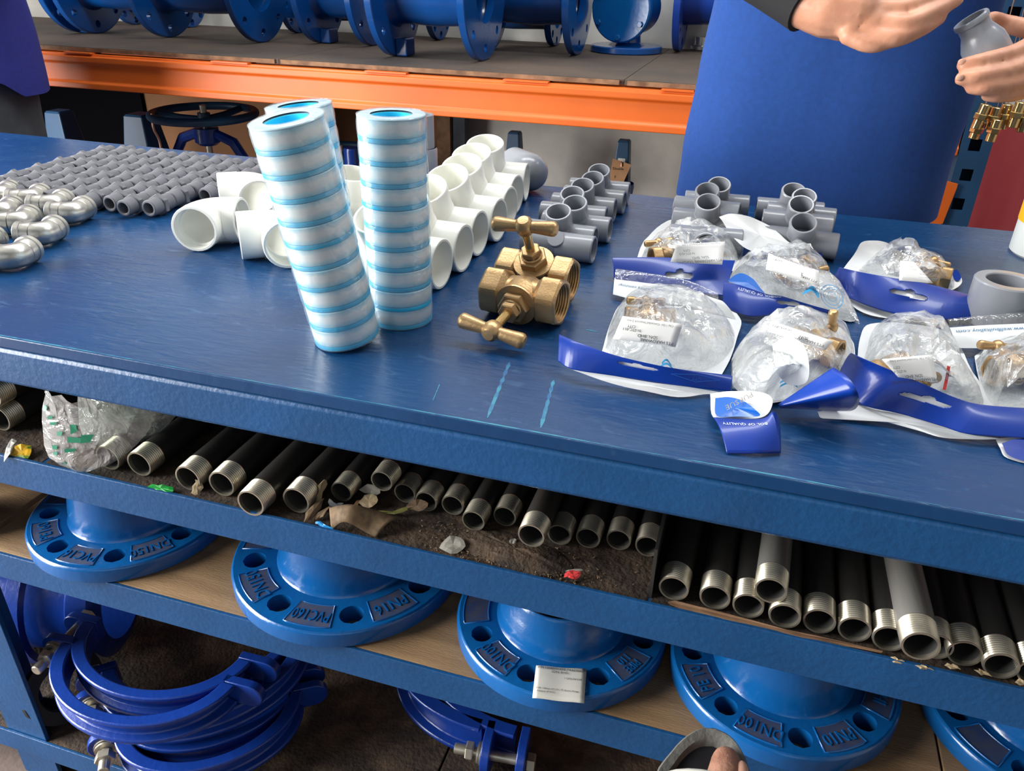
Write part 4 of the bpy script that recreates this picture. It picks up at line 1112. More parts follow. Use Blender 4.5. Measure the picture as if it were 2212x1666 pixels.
# front middle packet, twisted
def ex5(t):
    ap = U(1672, 880, T + .008); arc = catmull([U(1800, 794, T + .050), U(1832, 815, T + .052), U(1851, 845, T + .046), U(1856, 868, T + .030), U(1842, 886, T + .014), U(1800, 888, T + .006)], 6)
    b = MB(); b.grid([[ap.lerp(p, k / 14) for p in arc] for k in range(1, 15)]); b.build('rolled_header_card', 'card_blue', t, world=True, solid=0.0006)
    R5 = Ribbon([(1541, 902, .010), (1600, 906, .014), (1650, 904, .018), (1668, 890, .022)], [(1570, 980, .001), (1600, 980, .002), (1640, 980, .003), (1686, 979, .002)], .004)
    R5.mesh(40, 14).build('folded_header_card', 'card_blue', t, world=True, solid=0.0005)
    R5.text('BOL OF QUALITY', .46, .26, .12, lift=0.0007).build('header_lettering', 'ink_white', t, world=True, smooth=False)
    R6 = Ribbon([(1668, 888, .022), (1676, 892, .018), (1683, 905, .008)], [(1686, 979, .002), (1686, 979, .0015), (1687, 978, .001)], .003)
    R6.mesh(8, 10).build('folded_edge', 'card_blue', t, world=True)
    sheet([(1545, 860, .012), (1575, 858, .014), (1605, 866, .016), (1630, 884, .018), (1640, 899, .014), (1590, 900, .011), (1548, 898, .010)], rings=3, wob=0).build('light_blue_arc', 'card_blue_light', t, world=True)
    sheet([(1534, 851, .010), (1580, 845, .014), (1640, 846, .016), (1668, 860, .016), (1662, 890, .012), (1640, 903, .010), (1590, 903, .009), (1541, 902, .008)], rings=3, wob=0.0008).build('white_neck', 'bag_white', t, world=True)
    tb = text_mb('PURSUE', 0.011, 0, Matrix.Identity(4)); c = U(1597, 866, T + .0185); ex = (U(1570, 880, T + .0185) - c).normalized(); ey = (U(1604, 882, T + .0185) - c).normalized()
    b = MB(); b.add([c + ex * x + ey * y for x, y, _ in tb.v], tb.f); b.build('print', 'litter_grey', t, world=True, smooth=False)
    for k in range(2):
        Rb = Ribbon([(1686, 832 - 8 * k, .020), (1705, 824 - 8 * k, .022), (1722, 833 - 8 * k, .020)], [(1684, 837 - 8 * k, .020), (1705, 829 - 8 * k, .022), (1724, 838 - 8 * k, .020)]); Rb.mesh(10, 1).build('wave_mark', 'ink_cyan', t, world=True)
packet('front middle packet, crumpled, with its header card rolled and folded', (1700, 800),
       pch=((1712, 755, .062), [(1582, 838), (1584, 765), (1638, 702), (1720, 670), (1808, 688), (1842, 740), (1838, 792), (1795, 825), (1730, 852), (1640, 868)]), seed=5,
       sheets=[('back_sheet', [(1584, 835, .003), (1588, 760, .003), (1650, 700, .004), (1740, 680, .004), (1830, 720, .004), (1845, 780, .003), (1800, 830, .003), (1720, 862, .003), (1630, 872, .003)], 'bag_white'),
               ('inner_paper', [(1668, 745, .050), (1700, 728, .060), (1735, 745, .058), (1748, 790, .044), (1740, 828, .024), (1700, 830, .022), (1676, 800, .034)], 'tape_white')],
       sticker=([(1668, 694), (1800, 737), (1783, 757), (1658, 716)], (.066, .060, .054, .062), STK[:3]),
       valve=((1768, 715, .034), 0.66, (.8, -.4, .1), (-.1, .5, .9), (.4, .8, 0)), vlabel='brass valve inside the front middle packet', extra=ex5)
# front right packet
def ex6(t):
    sheet([(1766, 889, .006), (1840, 878, .010), (1858, 876, .010), (1950, 896, .009), (2040, 922, .008), (2095, 939, .007), (2160, 948, .004), (2110, 949, .002), (2038, 946, .002), (1982, 930, .003), (1900, 908, .003), (1835, 897, .003), (1778, 904, .002)], rings=3, wob=0.0004).build('lower_sheet', 'bag_white', t, world=True)
    Rb = Ribbon([(2046, 790, .045), (2042, 815, .036), (2036, 842, .028)], [(2053, 792, .045), (2049, 816, .036), (2043, 843, .028)]); Rb.mesh(8, 2).build('red_tear_strip', 'red_plastic', t, world=True)
packet('front right packet with a round brass knob and red tear strip showing', (1990, 800),
       header=([(1838, 763, .048), (1893, 787, .046), (1982, 824, .038), (2060, 858, .028), (2115, 874, .022), (2212, 882, .018), (2290, 884, .016)], [(1815, 802, .014), (1850, 868, .012), (1949, 895, .011), (2038, 922, .010), (2093, 938, .009), (2204, 946, .008), (2290, 950, .006)], .004),
       slot=euro_slot(0.432, 0.50, 0.088, 0.17, 0.18),
       pch=((1978, 768, .062), [(1862, 800), (1872, 755), (1892, 702), (1950, 684), (2030, 690), (2065, 742), (2090, 810), (2125, 872), (2040, 880), (1950, 850), (1890, 830)]), seed=6,
       sheets=[('back_sheet', [(1850, 800, .003), (1858, 730, .004), (1880, 700, .006), (1960, 700, .006), (2050, 720, .004), (2100, 800, .003), (2140, 875, .003), (2050, 890, .003), (1920, 850, .003)], 'bag_white')],
       sticker=([(1905, 776), (2014, 766), (2026, 828), (1940, 815)], (.064, .064, .046, .050), STK),
       valve=((1922, 770, .034), 0.70, (.6, .7, .1), (.3, -.6, .7), (.6, .6, 0)), vlabel='brass valve inside the front right packet', extra=ex6)
# packet at the right edge
def ex7(t):
    Rb = Ribbon([(2044, 690, .026), (2120, 682, .028), (2212, 675, .028), (2300, 668, .026)], [(2050, 708, .020), (2120, 703, .022), (2212, 699, .022), (2300, 695, .020)], .003); Rb.mesh(24, 5).build('clear_flap', 'film_clear', t, world=True)
    Rw = Ribbon([(2050, 708, .020), (2120, 703, .022), (2212, 699, .022), (2300, 695, .020)], [(2062, 752, .008), (2130, 752, .010), (2212, 748, .010), (2300, 745, .010)], .003); Rw.mesh(24, 6).build('white_flap', 'bag_white', t, world=True)
    Rw.text('http://www.wellbuiltalloy.com', .42, .34, .24, lift=0.0006).build('web_address', 'ink_blue', t, world=True, smooth=False)
    sheet([(2150, 948, .004), (2212, 944, .004), (2260, 950, .003), (2240, 1000, .001), (2176, 990, .001), (2160, 968, .003)], rings=3, wob=0.0003).build('lower_sheet', 'bag_white', t, world=True)
    sheet([(2164, 958, .006), (2200, 948, .007), (2260, 952, .006), (2240, 996, .003), (2182, 986, .003)], rings=3, wob=0.0003).build('folded_header_card', 'card_blue', t, world=True)
packet('packet cut by the right edge with a printed web address', (2200, 800),
       pch=((2195, 785, .056), [(2108, 778), (2140, 745), (2212, 733), (2280, 750), (2300, 840), (2240, 880), (2150, 876), (2122, 830)]), seed=7,
       sheets=[('back_sheet', [(2105, 770, .003), (2150, 745, .004), (2280, 740, .004), (2310, 840, .003), (2250, 890, .003), (2150, 885, .003), (2118, 830, .003)], 'bag_white')],
       valve=((2205, 775, .030), 0.66, (.8, .3, .1), (.1, .5, .8), (.6, .6, 0)), vlabel='brass valve inside the packet at the right edge', extra=ex7)

# ================================================================ goods on the rack deck
def flange_disc(b, R, th, x, nh=8, axis='x', hole=0.012, pc=0.82):
    "disc with its axis along x, centred on the axis, from x to x+th, with bolt heads as holes cut through"
    N = 16 * nh // 8; m = frame((x, 0, 0), (1, 0, 0), (0, 0, 1))
    q = MB(); K = 24
    for z, fl in ((0.0, 0), (th, 1)):
        for k in range(nh):
            a0 = 2 * pi * k / nh; da = pi / nh; rin, ro = 0.45 * R, R * 0.985; pts = []
            for i in range(6): pts.append((ro, -da + 2 * da * i / 6))
            for i in range(6): pts.append((ro + (rin - ro) * i / 6, da))
            for i in range(6): pts.append((rin, da - 2 * da * i / 6))
            for i in range(6): pts.append((rin + (ro - rin) * i / 6, -da))
            outer = [(r * cos(a0 + a), r * sin(a0 + a), z) for r, a in pts]; cx_, cy_ = pc * R * cos(a0), pc * R * sin(a0); inner = []
            for X_, Y_, _ in outer:
                d = hypot(X_ - cx_, Y_ - cy_); inner.append((cx_ + (X_ - cx_) / d * hole, cy_ + (Y_ - cy_) / d * hole, z))
            q.add(outer + inner, [(i, (i + 1) % K, K + (i + 1) % K, K + i) for i in range(K)])
            if fl == 0:
                q.add(inner + [(X_, Y_, th) for X_, Y_, _ in inner], [(i, (i + 1) % K, K + (i + 1) % K, K + i) for i in range(K)])
    q.lathe([(R * 0.985, 0), (R, 0.002), (R, th - 0.002), (R * 0.985, th)], 64)
    q.lathe([(0.45 * R, 0), (0.45 * R, th)], 32)
    b.join(q, m)
def spool(px, py, specs, R, label, foot=True, yaw=0.0, tube=0.5):
    "flanged iron spool lying along the rack: specs = flange positions along x; body tubes between them"
    P = U(px, py, ZD); t = thing('flanged_spool', label, 'valve', loc(P.x, P.y, ZD + R + 0.0005) @ rotz(radians(yaw)), 'blue flanged iron pieces on the rack')
    xs = [s_ for s_ in specs]
    for x in xs:
        b = MB(); flange_disc(b, R, 0.022, x); b.build('flange', 'blue_rack_iron', t, ang=35)
    for i in range(len(xs) - 1):
        x0, x1 = xs[i] + 0.022, xs[i + 1]
        if x1 - x0 < 0.04: continue
        m = frame((0, 0, 0), (1, 0, 0), (0, 0, 1)); b = MB(); r = R * tube
        b.lathe([(r * 1.12, x0), (r * 1.02, x0 + 0.012), (r, x0 + 0.03), (r * 1.06, (x0 + x1) / 2), (r, x1 - 0.03), (r * 1.02, x1 - 0.012), (r * 1.12, x1)], 40, m); b.build('body', 'blue_rack_iron', t, ang=60)
    if foot:
        b = MB(); x = xs[0] + 0.022; b.box((x, -0.03, -R * 0.99), (x + 0.035, 0.03, -R * 0.72)); b.build('foot_lug', 'blue_rack_iron', t, smooth=False, bev=.004)
    return t
spool(175, 70, [0.0, 0.06, 0.36, 0.72], 0.165, 'leftmost blue flanged spool on the rack, beside the violet shirt')
spool(690, 92, [0.0, 0.185], 0.16, 'short blue flanged spool on the rack, middle one')
spool(850, 120, [0.0, 0.265], 0.175, 'blue flanged spool on the rack with the nearest flanges')
spool(1235, 118, [0.0, -0.28][::-1], 0.165, 'blue flanged spool on the rack left of the round cover valve', False)
for k, (x_, lab) in enumerate(((-2.75, 'leftmost'), (-1.72, 'second'), (-1.02, 'third'))):
    s_ = spool(800, 100, [0.0, 0.30, 0.56] if k != 2 else [0.0, 0.28], 0.098, '%s dark blue flanged spool in the back row of the rack' % lab, False)
    s_.matrix_basis = loc(x_, 2.285, ZD + 0.0985)
# closed valve with a round cover on a pedestal
P = U(1352, 112, ZD)
t = thing('round_cover_valve', 'blue valve with round bolted cover on a pedestal flange', 'valve', loc(P.x, P.y, ZD + 0.0005) @ rotz(radians(-14)))
b = MB(); b.lathe([(0, 0), (0.112, 0), (0.115, 0.003), (0.115, 0.017), (0.112, 0.02), (0, 0.02)], 48); b.build('base_flange', 'blue_rack_iron', t)
b = MB(); b.lathe([(0.06, 0.02), (0.045, 0.03), (0.042, 0.06), (0.05, 0.085)], 32); b.build('pedestal', 'blue_rack_iron', t)
b = MB(); m = frame((0, -0.07, 0.128), (0, 1, 0), (1, 0, 0)); b.lathe([(0, 0), (0.094, 0), (0.098, 0.004), (0.098, 0.02), (0.075, 0.024), (0.078, 0.14), (0, 0.145)], 48, m); b.build('cover_disc', 'blue_iron', t, ang=40)
for k in range(6):
    a = pi / 6 + k * pi / 3; b = MB(); b.hexnut(0.009, 0.0, 0.008, frame((0.082 * cos(a), -0.0702, 0.128 + 0.082 * sin(a)), (0, -1, 0))); b.build('cover_bolt', 'blue_iron', t)
# galvanised bit beside the shirt
P = U(1512, 108, ZD)
t = thing('small_chrome_coupling', 'small silver coupling on the rack beside the blue shirt', 'pipe fitting', loc(P.x, P.y, ZD))
b = MB(); b.lathe([(0.028, 0), (0.032, 0.002), (0.032, 0.012), (0.022, 0.016), (0.022, 0.04), (0.018, 0.042), (0.018, 0.03), (0, 0.03)], 32); b.build('shell', 'galvanised', t)
P = V(1462, 60, 2.3)
t = thing('dark_blue_flange', 'dark blue flange standing on edge at the back of the rack', 'flange', loc(P.x, 2.30, ZD + 0.16))
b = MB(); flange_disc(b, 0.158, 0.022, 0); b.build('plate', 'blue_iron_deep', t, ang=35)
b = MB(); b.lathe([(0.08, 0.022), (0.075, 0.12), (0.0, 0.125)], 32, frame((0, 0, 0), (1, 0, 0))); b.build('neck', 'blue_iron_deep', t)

# ================================================================ valves standing under the rack
def handwheel_valve(px, py, y, R, label):
    P = V(px, py, y); t = thing('handwheel_gate_valve', label, 'valve', loc(P.x, P.y, 0.0)); z = P.z
    b = MB(); b.tube([(R * cos(a), R * sin(a), z) for a in [2 * pi * i / 56 for i in range(56)]], 0.0135, 12, closed=True); b.build('wheel_rim', 'rack_blue', t, ang=60)
    for k in range(3):
        a = radians(75 + 120 * k); b = MB(); b.tube([(0.02 * cos(a), 0.02 * sin(a), z - 0.02), (R * .5 * cos(a), R * .5 * sin(a), z - 0.014), (R * cos(a), R * sin(a), z)], [.014, .012, .011], 8); b.build('spoke', 'rack_blue', t)
    b = MB(); b.lathe([(0.0, z + 0.006), (0.02, z + 0.004), (0.024, z - 0.035), (0.012, z - 0.036)], 20); b.build('wheel_hub', 'rack_blue', t)
    b = MB(); b.lathe([(0.0, z + 0.03), (0.011, z + 0.028), (0.011, z - 0.25)], 16); b.build('spindle', 'zinc_bolt', t)
    for s in (-1, 1):
        b = MB(); b.tube([(s * 0.03, 0, z - 0.06), (s * 0.10, 0, z - 0.085), (s * 0.13, 0, z - 0.13), (s * 0.12, 0, z - 0.3)], [.016, .018, .018, .02], 8); b.build('yoke_arm', 'blue_iron_deep', t)
    b = MB(); b.lathe([(0.0, z - 0.04), (0.04, z - 0.045), (0.042, z - 0.09), (0.03, z - 0.1)], 20); b.build('yoke_head', 'blue_iron_deep', t)
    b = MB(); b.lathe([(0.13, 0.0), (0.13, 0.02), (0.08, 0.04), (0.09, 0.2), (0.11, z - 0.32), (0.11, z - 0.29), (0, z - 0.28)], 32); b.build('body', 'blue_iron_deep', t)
    b = MB(); b.tube(catmull([(-R * .55, -R * .83, z + .015), (-R * .55, -R * .86, z - .03), (-R * .52, -R * .80, z - .07), (-R * .50, -R * .82, z - .13)], 5), 0.004, 6); b.build('string', 'copper_wire', t)
    return t
handwheel_valve(440, 246, 1.78, 0.165, 'gate valve with a black-blue handwheel under the orange beam')
handwheel_valve(735, 330, 2.05, 0.14, 'second handwheel valve hidden behind the tape stacks')
def cap_valve(px0, px1, py, y, label, tagside=None, sticker=False):
    A, B = V(px0, py, y), V(px1, py, y); w_ = abs(B.x - A.x); c = (A + B) / 2
    t = thing('capped_gate_valve', label, 'valve', loc(c.x, y, 0.0)); z = c.z
    b = MB()
    P_ = [[(s * sx * hw, s2 * hw, zz) for s, s2 in ((-1, -1), (1, -1), (1, 1), (-1, 1)) for sx in (1,)] for zz, hw in ((z - .14, w_ * .72), (z - .006, w_ * .5), (z, w_ * .42))]
    b.grid(P_, True); b.add(P_[2], [(0, 1, 2, 3)]); b.build('stem_cap', 'rack_blue', t, smooth=False, bev=.004)
    b = MB(); b.lathe([(w_ * 1.1, z - 0.14), (w_ * 1.15, z - 0.15), (w_ * 1.1, z - 0.17), (0.04, z - 0.18), (0.05, z - 0.22), (0.06, z - 0.3), (0.06, 0.03), (0.085, 0.02), (0.085, 0)], 28); b.build('body', 'blue_iron_deep', t)
    if tagside:
        hx = w_ * .9
        b = MB(); q = [Vector(p) for p in tagside]; b.add(q, [(0, 1, 2, 3)]); tg = b.build('paper_tag', 'kraft_tag', t, world=True, smooth=False, solid=.001)
        b = MB(); b.tube([c + Vector((-w_ * .6, -w_ * .6, -.09)), (q[0] + q[1]) / 2 + Vector((0, -.004, 0)), (q[0] + q[1]) / 2 + (q[3] - q[0]) * .18 + Vector((0, -.004, 0))], .003, 6); b.build('tag_wire', 'copper_wire', t, world=True)
        if sticker:
            on_quad([q[0], q[1], q[2], q[3]], [('Double', .5, .62, .26), ("F", .4, .30, .26)], t, 'ink_black', 0.0022, 'handwriting')
    if sticker:
        b = MB(); b.add([(-w_ * .36, -w_ * .63, z - .11), (w_ * .36, -w_ * .63, z - .11), (w_ * .30, -w_ * .60, z - .055), (-w_ * .30, -w_ * .60, z - .055)], [(0, 1, 2, 3)]); b.build('paper_sticker', 'sticker_old', t, smooth=False, solid=.001)
    return t
cap_valve(110, 142, 238, 1.72, 'blue capped valve stem next to the grey trousers')
cap_valve(282, 322, 245, 1.72, 'blue capped valve stem left of the handwheel')
yt = 2.1
cap_valve(1100, 1125, 284, yt, 'blue capped valve with a plain brown tag behind the white tees', [V(1092, 332, yt - .06), V(1146, 343, yt - .06), V(1136, 392, yt - .06), V(1090, 380, yt - .06)])
cap_valve(1336, 1362, 302, yt, 'blue capped valve with a hand-lettered brown tag', [V(1324, 342, yt - .06), V(1364, 356, yt - .06), V(1344, 400, yt - .06), V(1314, 398, yt - .06)], True)
b = MB(); P = V(758, 318, 1.9)
t = thing('blue_stub_post', 'small blue post end seen between the tape stacks', 'post', loc(P.x, 1.9, 0)); b.lathe([(0, P.z), (0.024, P.z - .002), (0.026, P.z - .01), (0.026, 0)], 16); b.build('post', 'blue_iron_deep', t)

# brass fittings hanging on wires beside the rack upright
hk = V(2150, 150, 1.44)
for i, (px, py, ln, tilt, lab) in enumerate(((2119, 252, .05, .25, 'leftmost'), (2146, 256, .045, .1, 'second'), (2170, 252, .05, -.05, 'third'), (2196, 248, .05, .1, 'fourth'), (2213, 258, .05, 0, 'rightmost'), (2110, 281, .036, .2, 'lower left'), (2147, 282, .045, .12, 'lower middle'))):
    yy = 1.40 + 0.012 * (i % 3); P = V(px, py, yy)
    t = thing('brass_nipple', '%s brass nipple hanging under the hand, before the red panel' % lab, 'pipe fitting', frame(P, (tilt * .6, 0, 1)), 'brass nipples hanging by the rack upright')
    b = MB(); b.lathe([(0.0075, -ln / 2), (0.0095, -ln / 2), (0.0105, -ln / 2 + .001), (0.0105, ln / 2 - .001), (0.0095, ln / 2), (0.0075, ln / 2), (0.0075, -ln / 2)], 20); b.build('barrel', 'brass_bright', t)
    b = MB(); b.hexnut(0.0135, -0.006, 0.006, None, .08); b.build('hexagon', 'brass_bright', t, smooth=False)
    b = MB(); b.tube([P + Vector((tilt * .012, 0, ln / 2 - .004)), Vector((P.x + tilt * .03, YR - .03, 1.32))], 0.0008, 5); b.build('wire', 'copper_wire', t, world=True)
b = MB(); b.box((0.35, YR - 0.042, 1.316), (0.62, YR - 0.0005, 1.326)); b.build('hanger_bar', 'rack_blue', rack, smooth=False, world=True)

# ================================================================ clamps on the lowest shelf
def clamp(lug, ang, R, h, label, tilt=0.0, gap=0.032, bulge=-1, oval=.78, turn=1.0):
    "two nested half rings bolted lug to lug; lug = where the first pair of lugs stands, ang = direction from it to the second pair"
    c = Vector(lug) + Vector((cos(ang), sin(ang), 0)) * (R + .034)
    M0 = loc(c) @ rotz(ang) @ roty(tilt) @ loc(0, 0, -h / 2)
    t = thing('pipe_repair_clamp', label, 'clamp', M0, 'blue pipe clamps on the lowest shelf')
    L_ = 0.058; th = .013
    for half in (0, 1):
        dy = -bulge * gap * half; n = 36; b = MB()
        sec = [(R, 0), (R + .020, 0), (R + .020, .007), (R + .007, .010), (R + .007, h - .010), (R + .020, h - .007), (R + .020, h), (R, h)]
        rows = []
        for i in range(n + 1):
            a = bulge * radians(5 + 170 * i / n); rows.append([Vector((-r * cos(a) , r * sin(a) * oval + dy, z)) for r, z in sec])
        b.grid(rows, True); b.add(rows[0], [tuple(range(8))]); b.add(rows[-1], [tuple(range(8))])
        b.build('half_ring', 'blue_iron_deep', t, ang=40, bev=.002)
        for s in (-1, 1):
            pl = [(0.0, 0.0), (L_ - h / 2, 0)] + [(L_ - h / 2 + h / 2 * sin(a), h / 2 - h / 2 * cos(a)) for a in [pi * i / 8 for i in range(1, 8)]] + [(L_ - h / 2, h), (0, h)]
            m = Matrix(((s, 0, 0, s * (R - .001)), (0, 0, 1, dy - th / 2), (0, 1, 0, 0), (0, 0, 0, 1)))
            b = MB(); b.prism(pl, 0.0, th, m); b.build('lug', 'blue_iron_deep', t, smooth=True, ang=40, bev=.0015)
    lo, hi = (min(0, -bulge * gap) - th / 2, max(0, -bulge * gap) + th / 2)
    m = frame((-(R + .032), 0, h / 2), (0, turn, 0), (1, 0, 0)); lo, hi = (lo, hi) if turn > 0 else (-hi, -lo)
    b = MB(); b.lathe([(0.0075, lo - .004), (0.0075, hi + .040), (0.0065, hi + .041), (0, hi + .041)], 16, m); bo = b.build('bolt', 'zinc_bolt', t)
    b = MB(); b.hexnut(0.0135, lo - .012, lo - .0005, m, .06); b.build('bolt_head', 'zinc_bolt', bo, smooth=False)
    b = MB(); b.lathe([(0.008, hi), (0.0165, hi), (0.0165, hi + .003), (0.008, hi + .003)], 20, m); b.lathe([(0.008, hi + .004), (0.015, hi + .004), (0.015, hi + .007), (0.008, hi + .007)], 20, m); b.build('washer', 'zinc_bolt', bo)
    b = MB(); b.hexnut(0.0135, hi + .013, hi + .024, m, .06); b.build('nut', 'zinc_bolt', bo, smooth=False)
    return t
clamp(U(228, 1606, S3 + .045), radians(36), 0.108, 0.040, 'frontmost blue pipe clamp at the bottom left', 0.0, 0.034, turn=-1)
clamp(U(196, 1508, S3 + .094), radians(40), 0.125, 0.040, 'middle blue pipe clamp of the bottom left heap', radians(-2.5), 0.040, turn=-1)
clamp(U(130, 1400, S3 + .142), radians(4), 0.115, 0.038, 'rearmost blue pipe clamp of the bottom left heap', radians(2), 0.042, turn=-1)
clamp(U(1052, 1632, S3 + .036), radians(96), 0.120, 0.062, 'blue pipe clamp at the bottom middle, its bolt near the floor', 0.0, 0.050, bulge=1, oval=1.3, turn=1)
t = thing('pipe_coupling_body', 'dark blue cast pipe body lying behind the bench leg', 'pipe fitting', frame(U(35, 1400, S3 + .11) + Vector((0, .12, 0)), (1, .35, 0), (0, 0, 1)))
b = MB(); b.lathe([(.095, -.2), (.098, -.19), (.098, -.16), (.082, -.15), (.082, .02), (.098, .03), (.098, .06), (.09, .065), (.07, .07), (.065, .0)], 40); b.build('barrel', 'blue_iron_deep', t, ang=40)
b = MB(); b.lathe([(.098, -.06), (.106, -.055), (.106, -.035), (.098, -.03)], 40); b.build('rib', 'blue_iron_deep', t)
t = thing('rubber_gasket', 'black rubber gasket ring leaning behind the clamps', 'gasket', frame(U(120, 1500, S3 + .056) + Vector((0, .015, 0)), (.9, -.35, .25), (0, 0, 1)))
b = MB(); b.lathe([(.036, -.006), (.056, -.006), (.058, 0), (.056, .006), (.036, .006), (.034, 0), (.036, -.006)], 40); b.build('ring', 'rubber_black', t)

# ================================================================ litter and packaging on the upper shelf
def bit(name, pts, m, label, cat, sol=0.0004, wob=0.0008, z=S1, tip=None):
    "small scrap: outline of (px, py, h)"
    P = [U(x, y, z + h + .0008) for x, y, h in pts]; c = sum(P, Vector()) / len(P); b = MB(); N = len(P) * 3
    lp = catmull(P + [P[0]], 2)[:-1]; rj = random.Random(int(pts[0][0])); lp = [p + Vector((rj.uniform(-.0012, .0012), rj.uniform(-.0012, .0012), rj.uniform(0, .0016))) for p in lp]; rows = [[p for p in lp]]
    for k in (0.66, 0.33):
        rows.append([c.lerp(p, k) + Vector((0, 0, wob * k * (1 - k) * 4)) for p in lp])
    rows.append([c + Vector((0, 0, wob))] * len(lp)); b.grid(rows, True)
    lowest = min(p[2] for r in rows for p in r)
    t = thing(name, label, cat, loc(c.x, c.y, z), 'litter on the upper shelf'); b.build('scrap', m, t, world=True, solid=sol, smooth=False); return t
bit('dry_leaf', [(668, 1092, .004), (684, 1072, .014), (690, 1050, .026), (698, 1038, .032), (707, 1046, .026), (697, 1068, .016), (688, 1088, .006)], 'leaf_tan', 'pale dry leaf standing up beside the thin pipes', 'leaf')
bit('dry_leaf', [(655, 1128, .002), (662, 1110, .006), (680, 1092, .012), (700, 1078, .016), (692, 1100, .008), (672, 1122, .002)], 'leaf_brown', 'dark brown dry leaf at the edge of the blue rail', 'leaf')
bit('dry_leaf', [(678, 1122, .001), (700, 1100, .008), (716, 1095, .010), (706, 1106, .008), (690, 1122, .002)], 'leaf_brown', 'narrow dark dry leaf under the pale one', 'leaf')
bit('dry_leaf', [(775, 1085, .004), (790, 1072, .008), (808, 1070, .010), (816, 1082, .008), (805, 1096, .004), (785, 1098, .003)], 'leaf_tan', 'round amber dry leaf below the raised thin pipe', 'leaf')
bit('dry_leaf', [(762, 1096, .001), (772, 1084, .003), (780, 1082, .004), (776, 1092, .002), (768, 1098, .001)], 'kraft_tag', 'small orange leaf fragment near the amber leaf', 'leaf')
bit('dry_leaf', [(778, 1060, .012), (795, 1047, .016), (815, 1056, .014), (822, 1068, .010), (800, 1070, .008)], 'litter_grey', 'grey crumbly leaf under the raised thin pipe', 'leaf')
bit('plastic_scrap', [(711, 1078, .010), (726, 1092, .006), (742, 1090, .004), (728, 1096, .002), (713, 1093, .003)], 'tape_white', 'milky plastic scrap under the first thin pipe', 'scrap')
bit('plastic_scrap', [(680, 1129, .004), (690, 1128, .004), (708, 1138, .003), (720, 1145, .001), (704, 1144, .001), (686, 1136, .002)], 'blue_plastic', 'bright blue plastic strip against the rail', 'scrap')
bit('twig', [(818, 1106, .002), (850, 1108, .003), (878, 1099, .006), (880, 1104, .005), (852, 1112, .002), (820, 1109, .001)], 'leaf_green', 'green stalk lying below the thin pipes', 'twig')
bit('leaf_clump', [(876, 1096, .006), (895, 1080, .014), (918, 1084, .012), (926, 1096, .008), (905, 1106, .004), (884, 1104, .003)], 'leaf_brown', 'brown crumpled leaf clump before the fourth thin pipe', 'leaf')
bit('dry_leaf', [(414, 1068, .002), (418, 1052, .008), (424, 1038, .014), (434, 1042, .012), (438, 1056, .006), (428, 1070, .001)], 'leaf_tan', 'tan leaf stuck in the mouth of the third thick pipe', 'leaf')
bit('sweet_wrapper', [(321, 1052, .003), (335, 1049, .004), (350, 1050, .005), (372, 1055, .003), (371, 1066, .001), (350, 1062, .002), (324, 1058, .001)], 'green_plastic', 'green sweet wrapper lying along the rail', 'wrapper')
bit('plastic_scrap', [(1218, 1247, .002), (1228, 1236, .006), (1252, 1235, .006), (1254, 1243, .004), (1244, 1256, .001), (1232, 1250, .002)], 'red_plastic', 'small red plastic scrap among the dust', 'scrap')
bit('paper_scrap', [(1226, 1232, .006), (1256, 1231, .007), (1256, 1235, .006), (1224, 1237, .005)], 'litter_grey', 'pale paper scrap on top of the red one', 'scrap')
bit('paper_scrap', [(948, 1185, .001), (962, 1165, .003), (985, 1160, .004), (1004, 1170, .003), (1000, 1190, .001), (975, 1197, .001)], 'litter_grey', 'grey paper lump on the dirty shelf', 'scrap')
bit('paper_scrap', [(1090, 1192, .002), (1104, 1168, .005), (1116, 1168, .005), (1106, 1194, .002)], 'litter_grey', 'small pale scrap in the brown dust', 'scrap')
# curled brown bark-like paper
A = [(712, 1100, .012), (760, 1095, .016), (830, 1110, .010), (880, 1125, .003)]; B_ = [(716, 1144, .001), (745, 1128, .016), (790, 1150, .004), (812, 1162, .001)]
t = thing('curled_brown_paper', 'curled brown paper lying open towards the rail', 'paper', U(780, 1130, S1), 'litter on the upper shelf')
rb = Ribbon([(x, y, h - (T - S1)) for x, y, h in A], [(x, y, h - (T - S1)) for x, y, h in B_], .010); rb.mesh(24, 8).build('curl', 'leaf_brown', t, world=True, solid=.0008)
bit('cardboard_strip', [(1445, 1300, .001), (1480, 1302, .002), (1600, 1335, .003), (1740, 1372, .003), (1880, 1400, .003), (1900, 1412, .001), (1760, 1388, .001), (1600, 1352, .001), (1470, 1318, .001)], 'rack_deck_edge', 'brown cardboard strip under the pipe ends right of the divider', 'cardboard', wob=.001)
bit('food_packet', [(22, 985, .001), (30, 968, .006), (44, 962, .008), (66, 964, .006), (66, 978, .003), (60, 993, .001), (40, 990, .001)], 'packet_yellow', 'yellow and green snack packet at the left of the shelf', 'wrapper')
bit('foil_scrap', [(8, 1000, .001), (22, 980, .006), (30, 964, .008), (36, 955, .010), (26, 950, .008), (14, 970, .004)], 'galvanised', 'crumpled silver foil beside the yellow packet', 'scrap')
for k, (px, py) in enumerate(((1920, 1425), (1978, 1440), (2040, 1440), (2105, 1452), (2190, 1474))):
    bit('paint_flake', [(px, py, .001), (px + 12, py - 4, .003), (px + 30, py + 4, .003), (px + 34, py + 9, .001), (px + 12, py + 6, .001)], 'leaf_tan', '%s pale flake along the rail below the right pipes' % ordinal(k + 1), 'flake')
